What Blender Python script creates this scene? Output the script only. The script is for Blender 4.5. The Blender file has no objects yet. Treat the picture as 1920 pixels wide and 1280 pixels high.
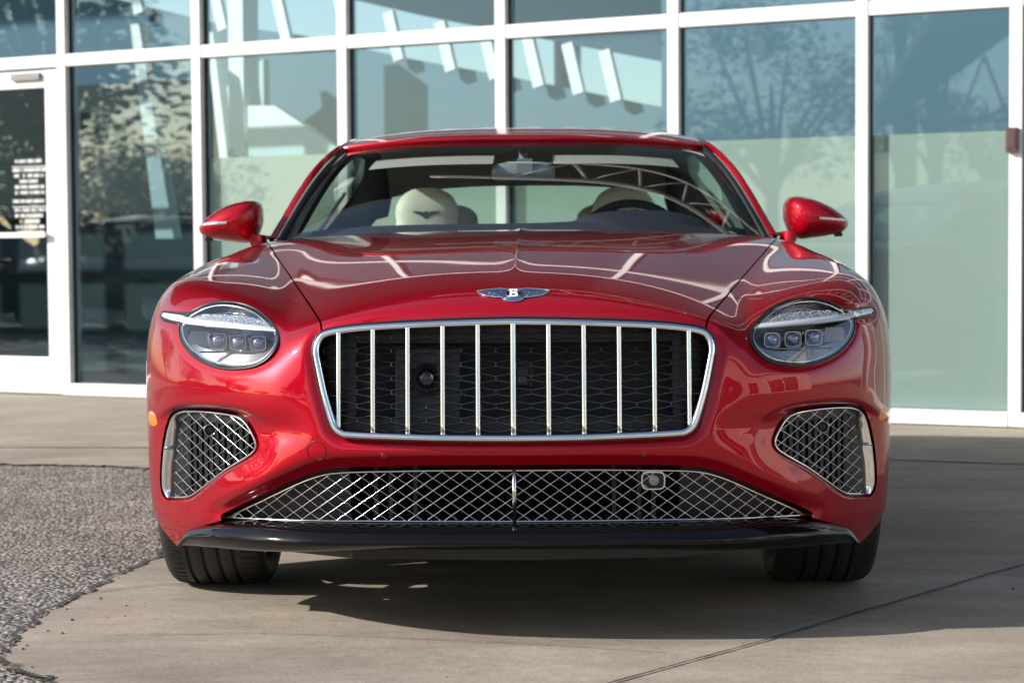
import bpy, bmesh, math, random
import numpy as np
from mathutils import Vector, Matrix
from mathutils.geometry import tessellate_polygon

# ---------------------------------------------------------------- maths
def spl(xs, ys):
    """natural cubic spline through the knots, vectorised"""
    xs = np.array(xs, float); ys = np.array(ys, float); n = len(xs)
    h = np.diff(xs); A = np.zeros((n, n)); b = np.zeros(n); A[0, 0] = A[-1, -1] = 1
    for i in range(1, n-1):
        A[i, i-1] = h[i-1]; A[i, i] = 2*(h[i-1]+h[i]); A[i, i+1] = h[i]
        b[i] = 6*((ys[i+1]-ys[i])/h[i] - (ys[i]-ys[i-1])/h[i-1])
    M = np.linalg.solve(A, b)
    def f(q):
        q = np.asarray(q, float); c = np.clip(q, xs[0], xs[-1])
        i = np.clip(np.searchsorted(xs, c)-1, 0, n-2); hh = h[i]
        a = xs[i+1]-c; d = c-xs[i]
        return (M[i]*a**3+M[i+1]*d**3)/(6*hh) + (ys[i]/hh-M[i]*hh/6)*a + (ys[i+1]/hh-M[i+1]*hh/6)*d
    return f
def even(xs, ys):
    return spl([-x for x in xs[:0:-1]]+list(xs), list(ys[:0:-1])+list(ys))
def sstep(a, b, x):
    t = np.clip((x-a)/(b-a), 0, 1); return t*t*(3-2*t)
def smax(a, b, k):
    h = np.maximum(k-np.abs(a-b), 0)/k
    return np.maximum(a, b) + h**3*k/6

# ---------------------------------------------------------------- car body as one implicit surface (car axes: x right, y back from the nose, z up)
plan = even([0, .15, .3, .42, .5, .6, .7, .8, .88, .94, .98, 1.05], [0, .005, .02, .042, .065, .118, .195, .298, .398, .490, .565, .73])
rake_in = spl([.05, .15, .2, .28, .36, .42, .46, .50, .56, .64, .72, .78, .84, .92, 1.05, 1.3], [.09, .05, .035, .022, .012, .004, 0, 0, .004, .014, .030, .048, .08, .15, .38, .9])
rake_out = spl([.05, .15, .2, .27, .34, .45, .55, .64, .72, .78, .84, .92, 1.05, 1.3], [.12, .09, .06, .02, .0, .0, 0, .006, .028, .055, .095, .18, .40, .9])
zc_ = spl([-.3, 0, .06, .12, .2, .3, .5, .8, 1.1, 1.4, 1.6, 2, 2.6, 3.5, 4.2, 4.7, 5.2], [.56, .772, .806, .833, .855, .875, .905, .943, .972, .993, 1.003, 1.01, 1.015, 1.03, 1.0, .96, .92])
zs_ = spl([-.3, 0, .08, .25, .5, .8, 1.2, 1.55, 2, 2.6, 3.5, 4.2, 4.7, 5.2], [.56, .735, .757, .789, .824, .864, .918, .962, .97, .98, 1.0, .97, .94, .9])
zf_ = spl([-.3, 0, .2, .3, .4, .6, .9, 1.2, 1.55, 2, 2.6, 3.4, 4, 4.9], [.54, .70, .775, .802, .824, .858, 0.894, .923, .948, .962, .968, 1.0, .97, .90])
sy_ = spl([-1, .3, .93, 1.3, 1.6, 2.2, 2.8, 3.3, 3.8, 4.4, 4.9], [1.000, 1.000, 1.006, .992, .968, .948, .948, .972, .995, .965, .91])
sz_ = spl([.05, .2, .35, .5, .65, .75, .85, .95, 1.05, 1.2], [-.03, -.010, -.004, 0, 0, -.005, -.02, -.05, -.12, -.3])
def fascia(x, z):
    ax = np.abs(x); w = sstep(.46, .72, ax)
    return plan(ax) + rake_in(z)*(1-w) + rake_out(z)*w
def topz(x, y):
    ax = np.abs(x); xs = .44+.2336*y; zc = zc_(y); zs = zs_(y)
    t = ax/np.maximum(xs, .3)
    hood = zc-(zc-zs)*np.abs(t)**2.3
    hood = hood + .0065*np.exp(-ax/.016)*sstep(.25, .6, y)*(y < 2)
    xf = .79+.05*np.clip(y, 0, 2); dx = ax-xf
    fen = zf_(y) - np.where(dx < 0, .6, .8)*dx*dx
    return smax(hood, fen, .03)
RECESS = []            # filled with functions (ax, z) -> extra depth
def body(x, y, z, rec=True):
    ax = np.abs(x)
    fy = fascia(x, z)
    if rec:
        for r in RECESS: fy = fy + r(ax, z, y)
    k1 = .05+.17*sstep(.42, .70, ax)
    f = smax(fy-y, z-topz(x, y), k1)
    f = smax(f, ax-sy_(y)-sz_(z), .09+.05*sstep(.70, .85, z))
    f = smax(f, y-(4.86-.22*ax*ax), .25)
    return f
def surf_y(x, z, rec=True):
    x, z = np.broadcast_arrays(np.asarray(x, float), np.asarray(z, float))
    # first crossing from the front
    ys = np.linspace(-.25, 2.2, 246)
    out = np.full(x.shape, 2.2); found = np.zeros(x.shape, bool)
    lo = np.full(x.shape, -.25); hi = np.full(x.shape, 2.2)
    for a, b in zip(ys[:-1], ys[1:]):
        m = (~found) & (body(x, np.full(x.shape, b), z, rec) < 0)
        lo[m] = a; hi[m] = b; found |= m
        if found.all(): break
    for _ in range(22):
        mid = (lo+hi)/2; s = body(x, mid, z, rec) < 0
        hi = np.where(s, mid, hi); lo = np.where(s, lo, mid)
    return (lo+hi)/2

# ---------------------------------------------------------------- outlines on the front of the car (x, z), right half
def crc(pts, n=8, closed=True):
    """Catmull-Rom through the points"""
    P = [np.array(p, float) for p in pts]; m = len(P); out = []
    rng = range(m if closed else m-1)
    for i in rng:
        if closed: a, b, c, d = P[i-1], P[i], P[(i+1) % m], P[(i+2) % m]
        else: a, b, c, d = P[max(i-1, 0)], P[i], P[i+1], P[min(i+2, m-1)]
        for k in range(n):
            t = k/n
            out.append(.5*((2*b)+(c-a)*t+(2*a-5*b+4*c-d)*t*t+(3*b-a-3*c+d)*t**3))
    if not closed: out.append(P[-1])
    return np.array(out)
LAMP_E = [(.8455, .7830), (.8080, .8012), (.7702, .8110), (.7368, .8122), (.6984, .8077), (.6556, .7944), (.6192, .7740), (.5910, .7521), (.5757, .7318), (.5728, .7130),
          (.5830, .6907), (.6031, .6702), (.6301, .6560), (.6613, .6488), (.6966, .6451), (.7348, .6464), (.7733, .6547), (.8134, .6697), (.8445, .6911), (.8635, .7117), (.8728, .7348), (.8732, .7501)]
HORN = [(.8965, .7537), (.9310, .7569), (.9445, .7650), (.9454, .7790), (.9338, .7838), (.8845, .7814)]
LAMP = np.vstack([crc(LAMP_E, 6, False), np.array(HORN)])
GR_H = [(0, .7741), (.1008, .7722), (.2032, .7688), (.3312, .7625), (.4089, .7550), (.4558, .7450), (.4730, .7291), (.4819, .6987), (.4743, .6546), (.4609, .5950), (.4441, .5386), (.4336, .5136), (.4160, .4989), (.3825, .4926), (.2012, .4875), (.1, .4864), (0, .4858)]
g_ = crc(GR_H, 7, False)
GRILLE = np.vstack([g_, np.array([(-x, z) for x, z in g_[-2:0:-1]])])
FOG = crc([(.9306, .3275), (.9220, .3026), (.8984, .2998), (.8524, .3075), (.8235, .3199), (.7739, .3558), (.7224, .3937), (.6689, .4264), (.6423, .4455), (.6342, .4630), (.6402, .4838), (.6583, .5116), (.6780, .5273),
           (.7092, .5343), (.7692, .5364), (.8300, .5335), (.8689, .5255), (.8935, .5090), (.9069, .4810), (.9210, .4278), (.9284, .3714)], 6)
l_ = crc([(.735, .2688), (.6684, .3037), (.5907, .3432), (.5255, .3755), (.4800, .3935), (.4440, .4025), (.3950, .4072), (.3200, .4102), (.1800, .4137), (0, .4141)], 6, False)
l2 = np.array([(0, .2858), (.2, .2855), (.342, .2845), (.506, .2812), (.6375, .2754)])
LOWER = np.vstack([l_, np.array([(-x, z) for x, z in l_[-2::-1]]), np.array([(-x, z) for x, z in l2[::-1]]), l2[1:]])

def sdpoly(P, X, Z):
    """signed distance to a closed polygon, negative inside"""
    X = np.asarray(X, float); Z = np.asarray(Z, float)
    d = np.full(X.shape, 1e9); ins = np.zeros(X.shape, bool); n = len(P)
    for i in range(n):
        x0, z0 = P[i]; x1, z1 = P[(i+1) % n]
        ex, ez = x1-x0, z1-z0; L2 = ex*ex+ez*ez
        if L2 < 1e-14: continue
        t = np.clip(((X-x0)*ex+(Z-z0)*ez)/L2, 0, 1)
        d = np.minimum(d, (X-x0-t*ex)**2+(Z-z0-t*ez)**2)
        if z0 != z1:
            c = ((z0 <= Z) != (z1 <= Z)); ins ^= c & (X < x0+(Z-z0)*ex/ez)
    d = np.sqrt(d); return np.where(ins, -d, d)
# recess map
gx = np.arange(0, 1.0601, .003); gz = np.arange(.12, .90, .003)
GX, GZ = np.meshgrid(gx, gz, indexing='ij')
sG, sL, sF, sW = (sdpoly(p, GX, GZ) for p in (GRILLE, LAMP, FOG, LOWER))
R_ = .012*(1-sstep(0, .028, sG))
R_ += .007*(1-sstep(.0, .014, sL))
above = sstep(.0, .05, GZ-(.50-.10*(GX-.78)))                       # the brow over the side intake
wf = .022+.05*(1-above)
R_ += (.040*above+.016*(1-above))*(1-sstep(0, 1, np.maximum(sF, 0)/wf))
R_ += .032*(1-sstep(0, .055, np.maximum(sW, 0)))*sstep(.25, .31, GZ)
R_ += .016*np.exp(-((GZ-.505)/.034)**2)*sstep(.46, .58, GX)*(1-sstep(.72, .84, GX))   # channel between grille and side intake
R_ -= .010*np.exp(-((GZ-(.395-.25*(GX-.62)))/.045)**2)*sstep(.48, .62, GX)*(1-sstep(.80, .92, GX))  # lower blade
R_ -= .008*np.exp(-((GZ-.60)/.05)**2)*sstep(.50, .60, GX)*(1-sstep(.86, .97, GX))   # ridge under the lamp
def blur(A, n):
    for _ in range(n):
        P = np.pad(A, 1, mode='edge')
        A = (P[:-2, 1:-1]+2*P[1:-1, 1:-1]+P[2:, 1:-1])/4; P = np.pad(A, 1, mode='edge')
        A = (P[1:-1, :-2]+2*P[1:-1, 1:-1]+P[1:-1, 2:])/4
    return A
R_ = blur(R_, 5)
def rec_map(ax, z, y):
    i = np.clip((ax-gx[0])/.003, 0, len(gx)-1.001); j = np.clip((z-gz[0])/.003, 0, len(gz)-1.001)
    a = i.astype(int); b = j.astype(int); u = i-a; v = j-b
    return R_[a, b]*(1-u)*(1-v)+R_[a+1, b]*u*(1-v)+R_[a, b+1]*(1-u)*v+R_[a+1, b+1]*u*v
RECESS.append(rec_map)
def grad(x, y, z, e=.004):
    g = np.stack([body(x+e, y, z)-body(x-e, y, z), body(x, y+e, z)-body(x, y-e, z), body(x, y, z+e)-body(x, y, z-e)], -1)
    return g/np.maximum(np.linalg.norm(g, axis=-1, keepdims=True), 1e-9)

# ---------------------------------------------------------------- scene helpers
scene = bpy.context.scene; COL = scene.collection
def tag(o, label=None, cat=None, group=None, kind=None):
    if label: o['label'] = label
    if cat: o['category'] = cat
    if group: o['group'] = group
    if kind: o['kind'] = kind
    return o
def empty(name, label, cat, loc=(0, 0, 0), rz=0, group=None):
    o = bpy.data.objects.new(name, None); COL.objects.link(o); o.empty_display_size = .2
    o.location = loc; o.rotation_euler = (0, 0, rz); return tag(o, label, cat, group)
def link(name, me, m, parent=None, smooth=True):
    o = bpy.data.objects.new(name, me); COL.objects.link(o)
    if m is not None: me.materials.append(m)
    if smooth and len(me.polygons): me.polygons.foreach_set('use_smooth', [True]*len(me.polygons))
    if parent is not None: o.parent = parent
    return o
class MB:
    """collects vertices and faces for one mesh"""
    def __init__(s): s.v = []; s.f = []; s.mi = []
    def add(s, vs, fs, mi=0):
        b = len(s.v); s.v += [tuple(map(float, p)) for p in vs]; s.f += [tuple(i+b for i in f) for f in fs]; s.mi += [mi]*len(fs)
    def box(s, c, d, M=None, mi=0):
        vs = [Vector((sx*d[0]/2, sy*d[1]/2, sz*d[2]/2)) for sx in (-1, 1) for sy in (-1, 1) for sz in (-1, 1)]
        if M is not None: vs = [M @ v for v in vs]
        vs = [v+Vector(c) for v in vs]
        s.add(vs, [(0, 1, 3, 2), (4, 6, 7, 5), (0, 4, 5, 1), (2, 3, 7, 6), (0, 2, 6, 4), (1, 5, 7, 3)], mi)
    def bar(s, a, b, w, h, up=(0, 0, 1), mi=0):
        a = Vector(a); b = Vector(b); t = b-a; L = t.length; t.normalize()
        u = Vector(up); r = t.cross(u)
        if r.length < 1e-5: u = Vector((1, 0, 0)); r = t.cross(u)
        r.normalize(); u = r.cross(t)
        M = Matrix((r, t, u)).transposed(); s.box((a+b)/2, (w, L, h), M, mi)
    def tube(s, pts, r, n=6, closed=False, mi=0, cap=True):
        P = [Vector(p) for p in pts]; m = len(P)
        R = r if hasattr(r, '__len__') else [r]*m
        T = []
        for i in range(m):
            a = P[i-1] if (i or closed) else P[i]; b = P[(i+1) % m] if (i < m-1 or closed) else P[i]
            t = b-a; T.append(t.normalized() if t.length > 1e-9 else Vector((0, 0, 1)))
        u = T[0].orthogonal().normalized(); vs = []
        for i in range(m):
            u = (u-T[i]*u.dot(T[i]))
            u = u.normalized() if u.length > 1e-6 else T[i].orthogonal().normalized()
            w = T[i].cross(u)
            for k in range(n):
                a = 2*math.pi*(k+.5)/n; vs.append(P[i]+(u*math.cos(a)+w*math.sin(a))*R[i])
        fs = []
        for i in range(m if closed else m-1):
            for k in range(n):
                j = (i+1) % m; k2 = (k+1) % n
                fs.append((i*n+k, i*n+k2, j*n+k2, j*n+k))
        if cap and not closed: fs += [tuple(range(n-1, -1, -1)), tuple((m-1)*n+k for k in range(n))]
        s.add(vs, fs, mi)
    def grid(s, G, mi=0, flip=False):
        G = np.asarray(G, float); a, b = G.shape[:2]
        fs = [(i*b+j, (i+1)*b+j, (i+1)*b+j+1, i*b+j+1) for i in range(a-1) for j in range(b-1)]
        if flip: fs = [f[::-1] for f in fs]
        s.add(G.reshape(-1, 3), fs, mi)
    def lathe(s, prof, c, axis='y', n=32, mi=0, sx=1., sz=1.):
        """prof: (radius, offset along axis)"""
        vs = []
        for r, o in prof:
            for k in range(n):
                a = 2*math.pi*k/n; p, q = r*math.cos(a)*sx, r*math.sin(a)*sz
                vs.append((c[0]+p, c[1]+o, c[2]+q) if axis == 'y' else ((c[0]+o, c[1]+p, c[2]+q) if axis == 'x' else (c[0]+p, c[1]+q, c[2]+o)))
        fs = [(i*n+k, i*n+(k+1) % n, (i+1)*n+(k+1) % n, (i+1)*n+k) for i in range(len(prof)-1) for k in range(n)]
        s.add(vs, fs, mi)
    def prism(s, poly, fy, th, mi=0):
        """polygon in (x,z) laid on depth fy(x,z) and given thickness th backwards"""
        t = tessellate_polygon([[Vector((p[0], p[1], 0)) for p in poly]]); n = len(poly)
        ys = fy(np.array([p[0] for p in poly]), np.array([p[1] for p in poly]))
        f = [(p[0], y, p[1]) for p, y in zip(poly, ys)]; b = [(p[0], y+th, p[1]) for p, y in zip(poly, ys)]
        s.add(f+b, [tuple(q) for q in t]+[tuple(i+n for i in q) for q in t]+[(i, (i+1) % n, n+(i+1) % n, n+i) for i in range(n)], mi)
    def mesh(s, name):
        me = bpy.data.meshes.new(name); me.from_pydata(s.v, [], s.f)
        if any(s.mi): me.polygons.foreach_set('material_index', s.mi)
        me.update(); return me
    def build(s, name, m, parent=None, smooth=False, fixn=False):
        me = s.mesh(name)
        ms = m if isinstance(m, (list, tuple)) else [m]
        if fixn:
            bm = bmesh.new(); bm.from_mesh(me); bmesh.ops.recalc_face_normals(bm, faces=bm.faces); bm.to_mesh(me); bm.free()
        o = link(name, me, ms[0], parent, smooth)
        for q in ms[1:]: me.materials.append(q)
        return o
def sharp(o, deg=35):
    """smooth shading that keeps edges sharper than deg"""
    me = o.data; bm = bmesh.new(); bm.from_mesh(me)
    for f in bm.faces: f.smooth = True
    for e in bm.edges: e.smooth = not (len(e.link_faces) == 2 and e.calc_face_angle(0) > math.radians(deg))
    bm.to_mesh(me); bm.free(); return o
def bevel(o, w, seg=2):
    m = o.modifiers.new('bevel', 'BEVEL'); m.width = w; m.segments = seg; m.limit_method = 'ANGLE'; m.angle_limit = math.radians(40); m.harden_normals = False
    return o
def subdiv(o, n=2):
    m = o.modifiers.new('sub', 'SUBSURF'); m.levels = n; m.render_levels = n; return o

# ---------------------------------------------------------------- materials
MATS = {}
def mat(name, col, rough=.5, metal=0., coat=0., coat_r=.03, spec=.5, bump=None, vary=None, trans=0., emit=None, ior=1.5, rvary=0.):
    """bump=(scale,strength,distance); vary=(scale, amount[, detail]) brightness noise of the material itself"""
    m = bpy.data.materials.new(name); m.use_nodes = True; MATS[name] = m
    nt = m.node_tree; N = nt.nodes; Lk = nt.links; b = N['Principled BSDF']
    b.inputs['Base Color'].default_value = (*col, 1); b.inputs['Roughness'].default_value = rough; b.inputs['Metallic'].default_value = metal
    b.inputs['Coat Weight'].default_value = coat; b.inputs['Coat Roughness'].default_value = coat_r; b.inputs['Specular IOR Level'].default_value = spec
    b.inputs['IOR'].default_value = ior; b.inputs['Transmission Weight'].default_value = trans
    tc = N.new('ShaderNodeTexCoord')
    if vary:
        n = N.new('ShaderNodeTexNoise'); n.inputs['Scale'].default_value = vary[0]; n.inputs['Detail'].default_value = vary[2] if len(vary) > 2 else 5
        Lk.new(tc.outputs['Object'], n.inputs['Vector'])
        mr = N.new('ShaderNodeMapRange'); mr.inputs[1].default_value = .25; mr.inputs[2].default_value = .75
        mr.inputs[3].default_value = 1-vary[1]; mr.inputs[4].default_value = 1+vary[1]
        Lk.new(n.outputs[0], mr.inputs[0])
        mx = N.new('ShaderNodeVectorMath'); mx.operation = 'SCALE'; mx.inputs[0].default_value = col
        Lk.new(mr.outputs[0], mx.inputs['Scale']); Lk.new(mx.outputs[0], b.inputs['Base Color'])
        if rvary:
            mr2 = N.new('ShaderNodeMapRange'); mr2.inputs[3].default_value = max(rough-rvary, 0); mr2.inputs[4].default_value = rough+rvary
            Lk.new(n.outputs[0], mr2.inputs[0]); Lk.new(mr2.outputs[0], b.inputs['Roughness'])
    if bump:
        n2 = N.new('ShaderNodeTexNoise'); n2.inputs['Scale'].default_value = bump[0]; n2.inputs['Detail'].default_value = 4
        Lk.new(tc.outputs['Object'], n2.inputs['Vector'])
        bp = N.new('ShaderNodeBump'); bp.inputs['Strength'].default_value = bump[1]; bp.inputs['Distance'].default_value = bump[2]
        Lk.new(n2.outputs[0], bp.inputs['Height']); Lk.new(bp.outputs[0], b.inputs['Normal'])
    return m
def glassmat(name, tint, refl, rough=0., f0=None):
    """thin glass sheet: tinted see-through plus mirror reflection that grows at grazing angles; refl = reflectance head-on"""
    m = bpy.data.materials.new(name); m.use_nodes = True; nt = m.node_tree; N = nt.nodes; Lk = nt.links
    N.remove(N['Principled BSDF']); out = N['Material Output']
    t = N.new('ShaderNodeBsdfTransparent'); t.inputs[0].default_value = (*tint, 1)
    g = N.new('ShaderNodeBsdfGlossy'); g.inputs['Roughness'].default_value = rough; g.inputs[0].default_value = (1, 1, 1, 1) if f0 is None else (*f0, 1)
    lw = N.new('ShaderNodeLayerWeight'); lw.inputs[0].default_value = .5
    pw = N.new('ShaderNodeMath'); pw.operation = 'POWER'; pw.inputs[1].default_value = 4; Lk.new(lw.outputs['Facing'], pw.inputs[0])
    mr = N.new('ShaderNodeMapRange'); mr.inputs[3].default_value = refl; mr.inputs[4].default_value = .95; Lk.new(pw.outputs[0], mr.inputs[0])
    mx = N.new('ShaderNodeMixShader'); Lk.new(mr.outputs[0], mx.inputs[0]); Lk.new(t.outputs[0], mx.inputs[1]); Lk.new(g.outputs[0], mx.inputs[2])
    Lk.new(mx.outputs[0], out.inputs['Surface']); MATS[name] = m
    return m

# ---------------------------------------------------------------- car materials
def paint_mat():
    m = bpy.data.materials.new('candy_red_paint'); m.use_nodes = True; nt = m.node_tree; N = nt.nodes; Lk = nt.links; b = N['Principled BSDF']
    b.inputs['Metallic'].default_value = .26; b.inputs['Roughness'].default_value = .30; b.inputs['Specular IOR Level'].default_value = .15; b.inputs['Specular Tint'].default_value = (.75, .06, .08, 1)
    b.inputs['Coat Weight'].default_value = 1.; b.inputs['Coat Roughness'].default_value = .02; b.inputs['Coat IOR'].default_value = 1.43
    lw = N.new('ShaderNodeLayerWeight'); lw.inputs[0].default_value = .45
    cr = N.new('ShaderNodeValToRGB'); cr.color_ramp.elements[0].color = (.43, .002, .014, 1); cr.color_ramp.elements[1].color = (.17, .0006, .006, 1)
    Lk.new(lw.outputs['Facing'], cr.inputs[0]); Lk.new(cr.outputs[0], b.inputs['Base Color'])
    tc = N.new('ShaderNodeTexCoord'); v = N.new('ShaderNodeTexVoronoi'); v.inputs['Scale'].default_value = 900
    Lk.new(tc.outputs['Object'], v.inputs['Vector'])
    bp = N.new('ShaderNodeBump'); bp.inputs['Strength'].default_value = .05; bp.inputs['Distance'].default_value = .0004
    Lk.new(v.outputs['Distance'], bp.inputs['Height']); Lk.new(bp.outputs[0], b.inputs['Normal'])
    n = N.new('ShaderNodeTexNoise'); n.inputs['Scale'].default_value = 160; n.inputs['Detail'].default_value = 1; Lk.new(tc.outputs['Object'], n.inputs['Vector'])
    bp2 = N.new('ShaderNodeBump'); bp2.inputs['Strength'].default_value = .012; bp2.inputs['Distance'].default_value = .0006
    Lk.new(n.outputs[0], bp2.inputs['Height']); Lk.new(bp2.outputs[0], b.inputs['Coat Normal'])
    return m
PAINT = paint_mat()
CHROME = mat('chrome', (.86, .87, .88), .045, 1.)
CHROME_D = mat('dark_chrome', (.30, .31, .33), .12, 1.)
WIRE = mat('bright_wire', (.66, .67, .68), .14, 1.)
BLACKG = mat('gloss_black', (.006, .006, .008), .10, coat=.6)
PLAST = mat('black_plastic', (.008, .008, .009), .42, vary=(60, .3), bump=(400, .15, .001))
MESHB = mat('black_grille_mesh', (.17, .17, .175), .22, .85)
DARK = mat('dark_void', (.004, .004, .005), .7)
SLAT = mat('grey_slat', (.035, .036, .038), .45)
RUBBER = mat('tyre_rubber', (.018, .0175, .017), .62, vary=(40, .35), bump=(220, .3, .002))
SEAL = mat('black_seal', (.008, .008, .009), .35)
GLASS_W = glassmat('windscreen_glass', (.88, .94, .91), .032)
GLASS_S = glassmat('side_glass', (.62, .74, .70), .06)
LENS = glassmat('lamp_lens', (.97, .985, 1.), .055)
LENS2 = glassmat('small_lens', (.30, .33, .40), .12)
DRL = mat('frosted_white_light_bar', (.78, .79, .80), .18, coat=.6)
CRYST = mat('crystal', (.72, .74, .78), .10, .7)
BOWL = mat('lamp_bowl', (.20, .215, .26), .16, .9, bump=(90, .5, .004))
PROJ = mat('projector_lens', (.22, .25, .36), .06, .75, coat=1.)
def knurl_mat():
    m = mat('knurled_bezel', (.50, .50, .51), .26, .9); nt = m.node_tree; N = nt.nodes; L = nt.links; b = N['Principled BSDF']; tc = N.new('ShaderNodeTexCoord'); hs = []
    for sgn in (1, -1):
        mp = N.new('ShaderNodeMapping'); mp.inputs['Rotation'].default_value = (0, sgn*.8, 0); L.new(tc.outputs['Object'], mp.inputs[0])
        w = N.new('ShaderNodeTexWave'); w.inputs['Scale'].default_value = 75; L.new(mp.outputs[0], w.inputs['Vector']); hs.append(w.outputs['Fac'])
    mx = N.new('ShaderNodeMath'); mx.operation = 'MULTIPLY'; L.new(hs[0], mx.inputs[0]); L.new(hs[1], mx.inputs[1])
    bp = N.new('ShaderNodeBump'); bp.inputs['Strength'].default_value = .6; bp.inputs['Distance'].default_value = .002; L.new(mx.outputs[0], bp.inputs['Height']); L.new(bp.outputs[0], b.inputs['Normal']); return m
KNURL = knurl_mat()
ORANGE = mat('amber_lens', (.75, .20, .012), .12, coat=1.)
CREAM = mat('cream_leather', (.60, .56, .47), .55, vary=(25, .06), bump=(300, .2, .001))
CREAM2 = mat('headliner_cloth', (.74, .72, .66), .9, bump=(300, .2, .001))
NAVY = mat('dark_blue_trim', (.012, .015, .026), .6, bump=(260, .2, .001))
ALLOY = mat('wheel_alloy', (.42, .42, .43), .25, 1.)
WHITE_E = mat('white_enamel', (.82, .82, .80), .25)
CHROME_SKY = mat('chrome_sky_reflection', (.16, .26, .48), .18, .8)  # badge chrome with the sky's blue reflection put into its colour
BLACK_E = mat('black_enamel', (.008, .009, .02), .15, coat=.5)
MIRR = mat('mirror_silver', (.75, .78, .78), .02, 1.)

# ================================================================ THE CAR
CAR = empty('sports_coupe', 'glossy candy red coupe with chrome bar grille facing the viewer on the concrete apron', 'car', (.002, 0, 0), -math.radians(1.05))
# grid of directions from a point inside the body
C0 = np.array([0., 1.0, .5])
def jump(a, b, st): return list(np.arange(a, b, st))
TH = np.radians(jump(-34, 110, .30)+jump(110, 165, .6)+jump(165, 216, 1.5)); PH = np.radians(jump(0, 89, .30))
T_, P_ = np.meshgrid(TH, PH, indexing='ij')
DX = np.sin(P_); DY = -np.cos(P_)*np.cos(T_); DZ = np.cos(P_)*np.sin(T_)
lo = np.full(T_.shape, .12); hi = np.full(T_.shape, 5.6)
for _ in range(30):
    mid = (lo+hi)/2; s = body(DX*mid, C0[1]+DY*mid, C0[2]+DZ*mid) < 0
    lo = np.where(s, mid, lo); hi = np.where(s, hi, mid)
RR = (lo+hi)/2
GXb = DX*RR; GYb = C0[1]+DY*RR; GZb = C0[2]+DZ*RR
VB = np.stack([GXb, GYb, GZb], -1).reshape(-1, 3); NBX = len(PH)
nr = grad(VB[:, 0], VB[:, 1], VB[:, 2])
QUAD = np.array([(i*NBX+j, i*NBX+j+1, (i+1)*NBX+j+1, (i+1)*NBX+j) for i in range(len(TH)-1) for j in range(NBX-1)])

HOODP = np.array([(-.452, -.30), (.452, -.30), (.4545, .07), (.50, .253), (.627, .80), (.72, 1.20), (.792, 1.53), (.815, 1.66), (.822, 1.80), (.80, 1.905), (.77, 1.83), (.70, 1.765), (.55, 1.665), (.30, 1.595), (0, 1.575),
                  (-.30, 1.595), (-.55, 1.665), (-.70, 1.765), (-.77, 1.83), (-.80, 1.905), (-.822, 1.80), (-.815, 1.66), (-.792, 1.53), (-.72, 1.20), (-.627, .80), (-.50, .253), (-.4545, .07)])
GHP_h = [(0, 1.585), (.30, 1.605), (.55, 1.675), (.70, 1.775), (.77, 1.845), (.835, 1.93), (.862, 2.15), (.872, 2.6), (.868, 3.1), (.835, 3.6), (.75, 4.0), (.55, 4.15), (0, 4.2)]
GHP = np.array(GHP_h+[(-x, y) for x, y in GHP_h[-2:0:-1]])
AX = np.abs(VB[:, 0]); Yb = VB[:, 1]; Zb = VB[:, 2]
BIG = 9.
front = (Yb < .95) & (Zb < .90)
fG = np.where(front & (Yb < .4), sdpoly(GRILLE, AX, Zb)+.007, BIG)
fL = np.where(front, sdpoly(LAMP, AX, Zb), BIG)
fF = np.where(front, sdpoly(FOG, AX, Zb)-.010, BIG)
fW = np.where(front & (Yb < .6), sdpoly(LOWER, AX, Zb)-.013*sstep(.262, .285, Zb), BIG)
hoodz = (Zb > .62) & (Yb < 2.0) & ((Zb > .70) | (Yb > .1))
sH = sdpoly(HOODP, AX, Yb)
fHo = np.where(hoodz, sH-.0022, BIG)
fGH = np.where((Zb > .8) & (Yb > 1.2), sdpoly(GHP, AX, Yb), BIG)
fA1 = np.where(AX > .45, np.hypot((Yb-.93)*1.08*(Yb < .93)+(Yb-.93)*(Yb >= .93), Zb-.352)-.364, BIG)
fA2 = np.where(AX > .45, np.hypot(Yb-3.778, Zb-.352)-.392, BIG)
fB = Zb-np.interp(AX, [.60, .66, .735, .80, .842, .868, .885, 1.0], [.288, .288, .268, .242, .222, .184, .166, .166])
fB = np.where(Yb > .9, Zb-.19, fB)
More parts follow.
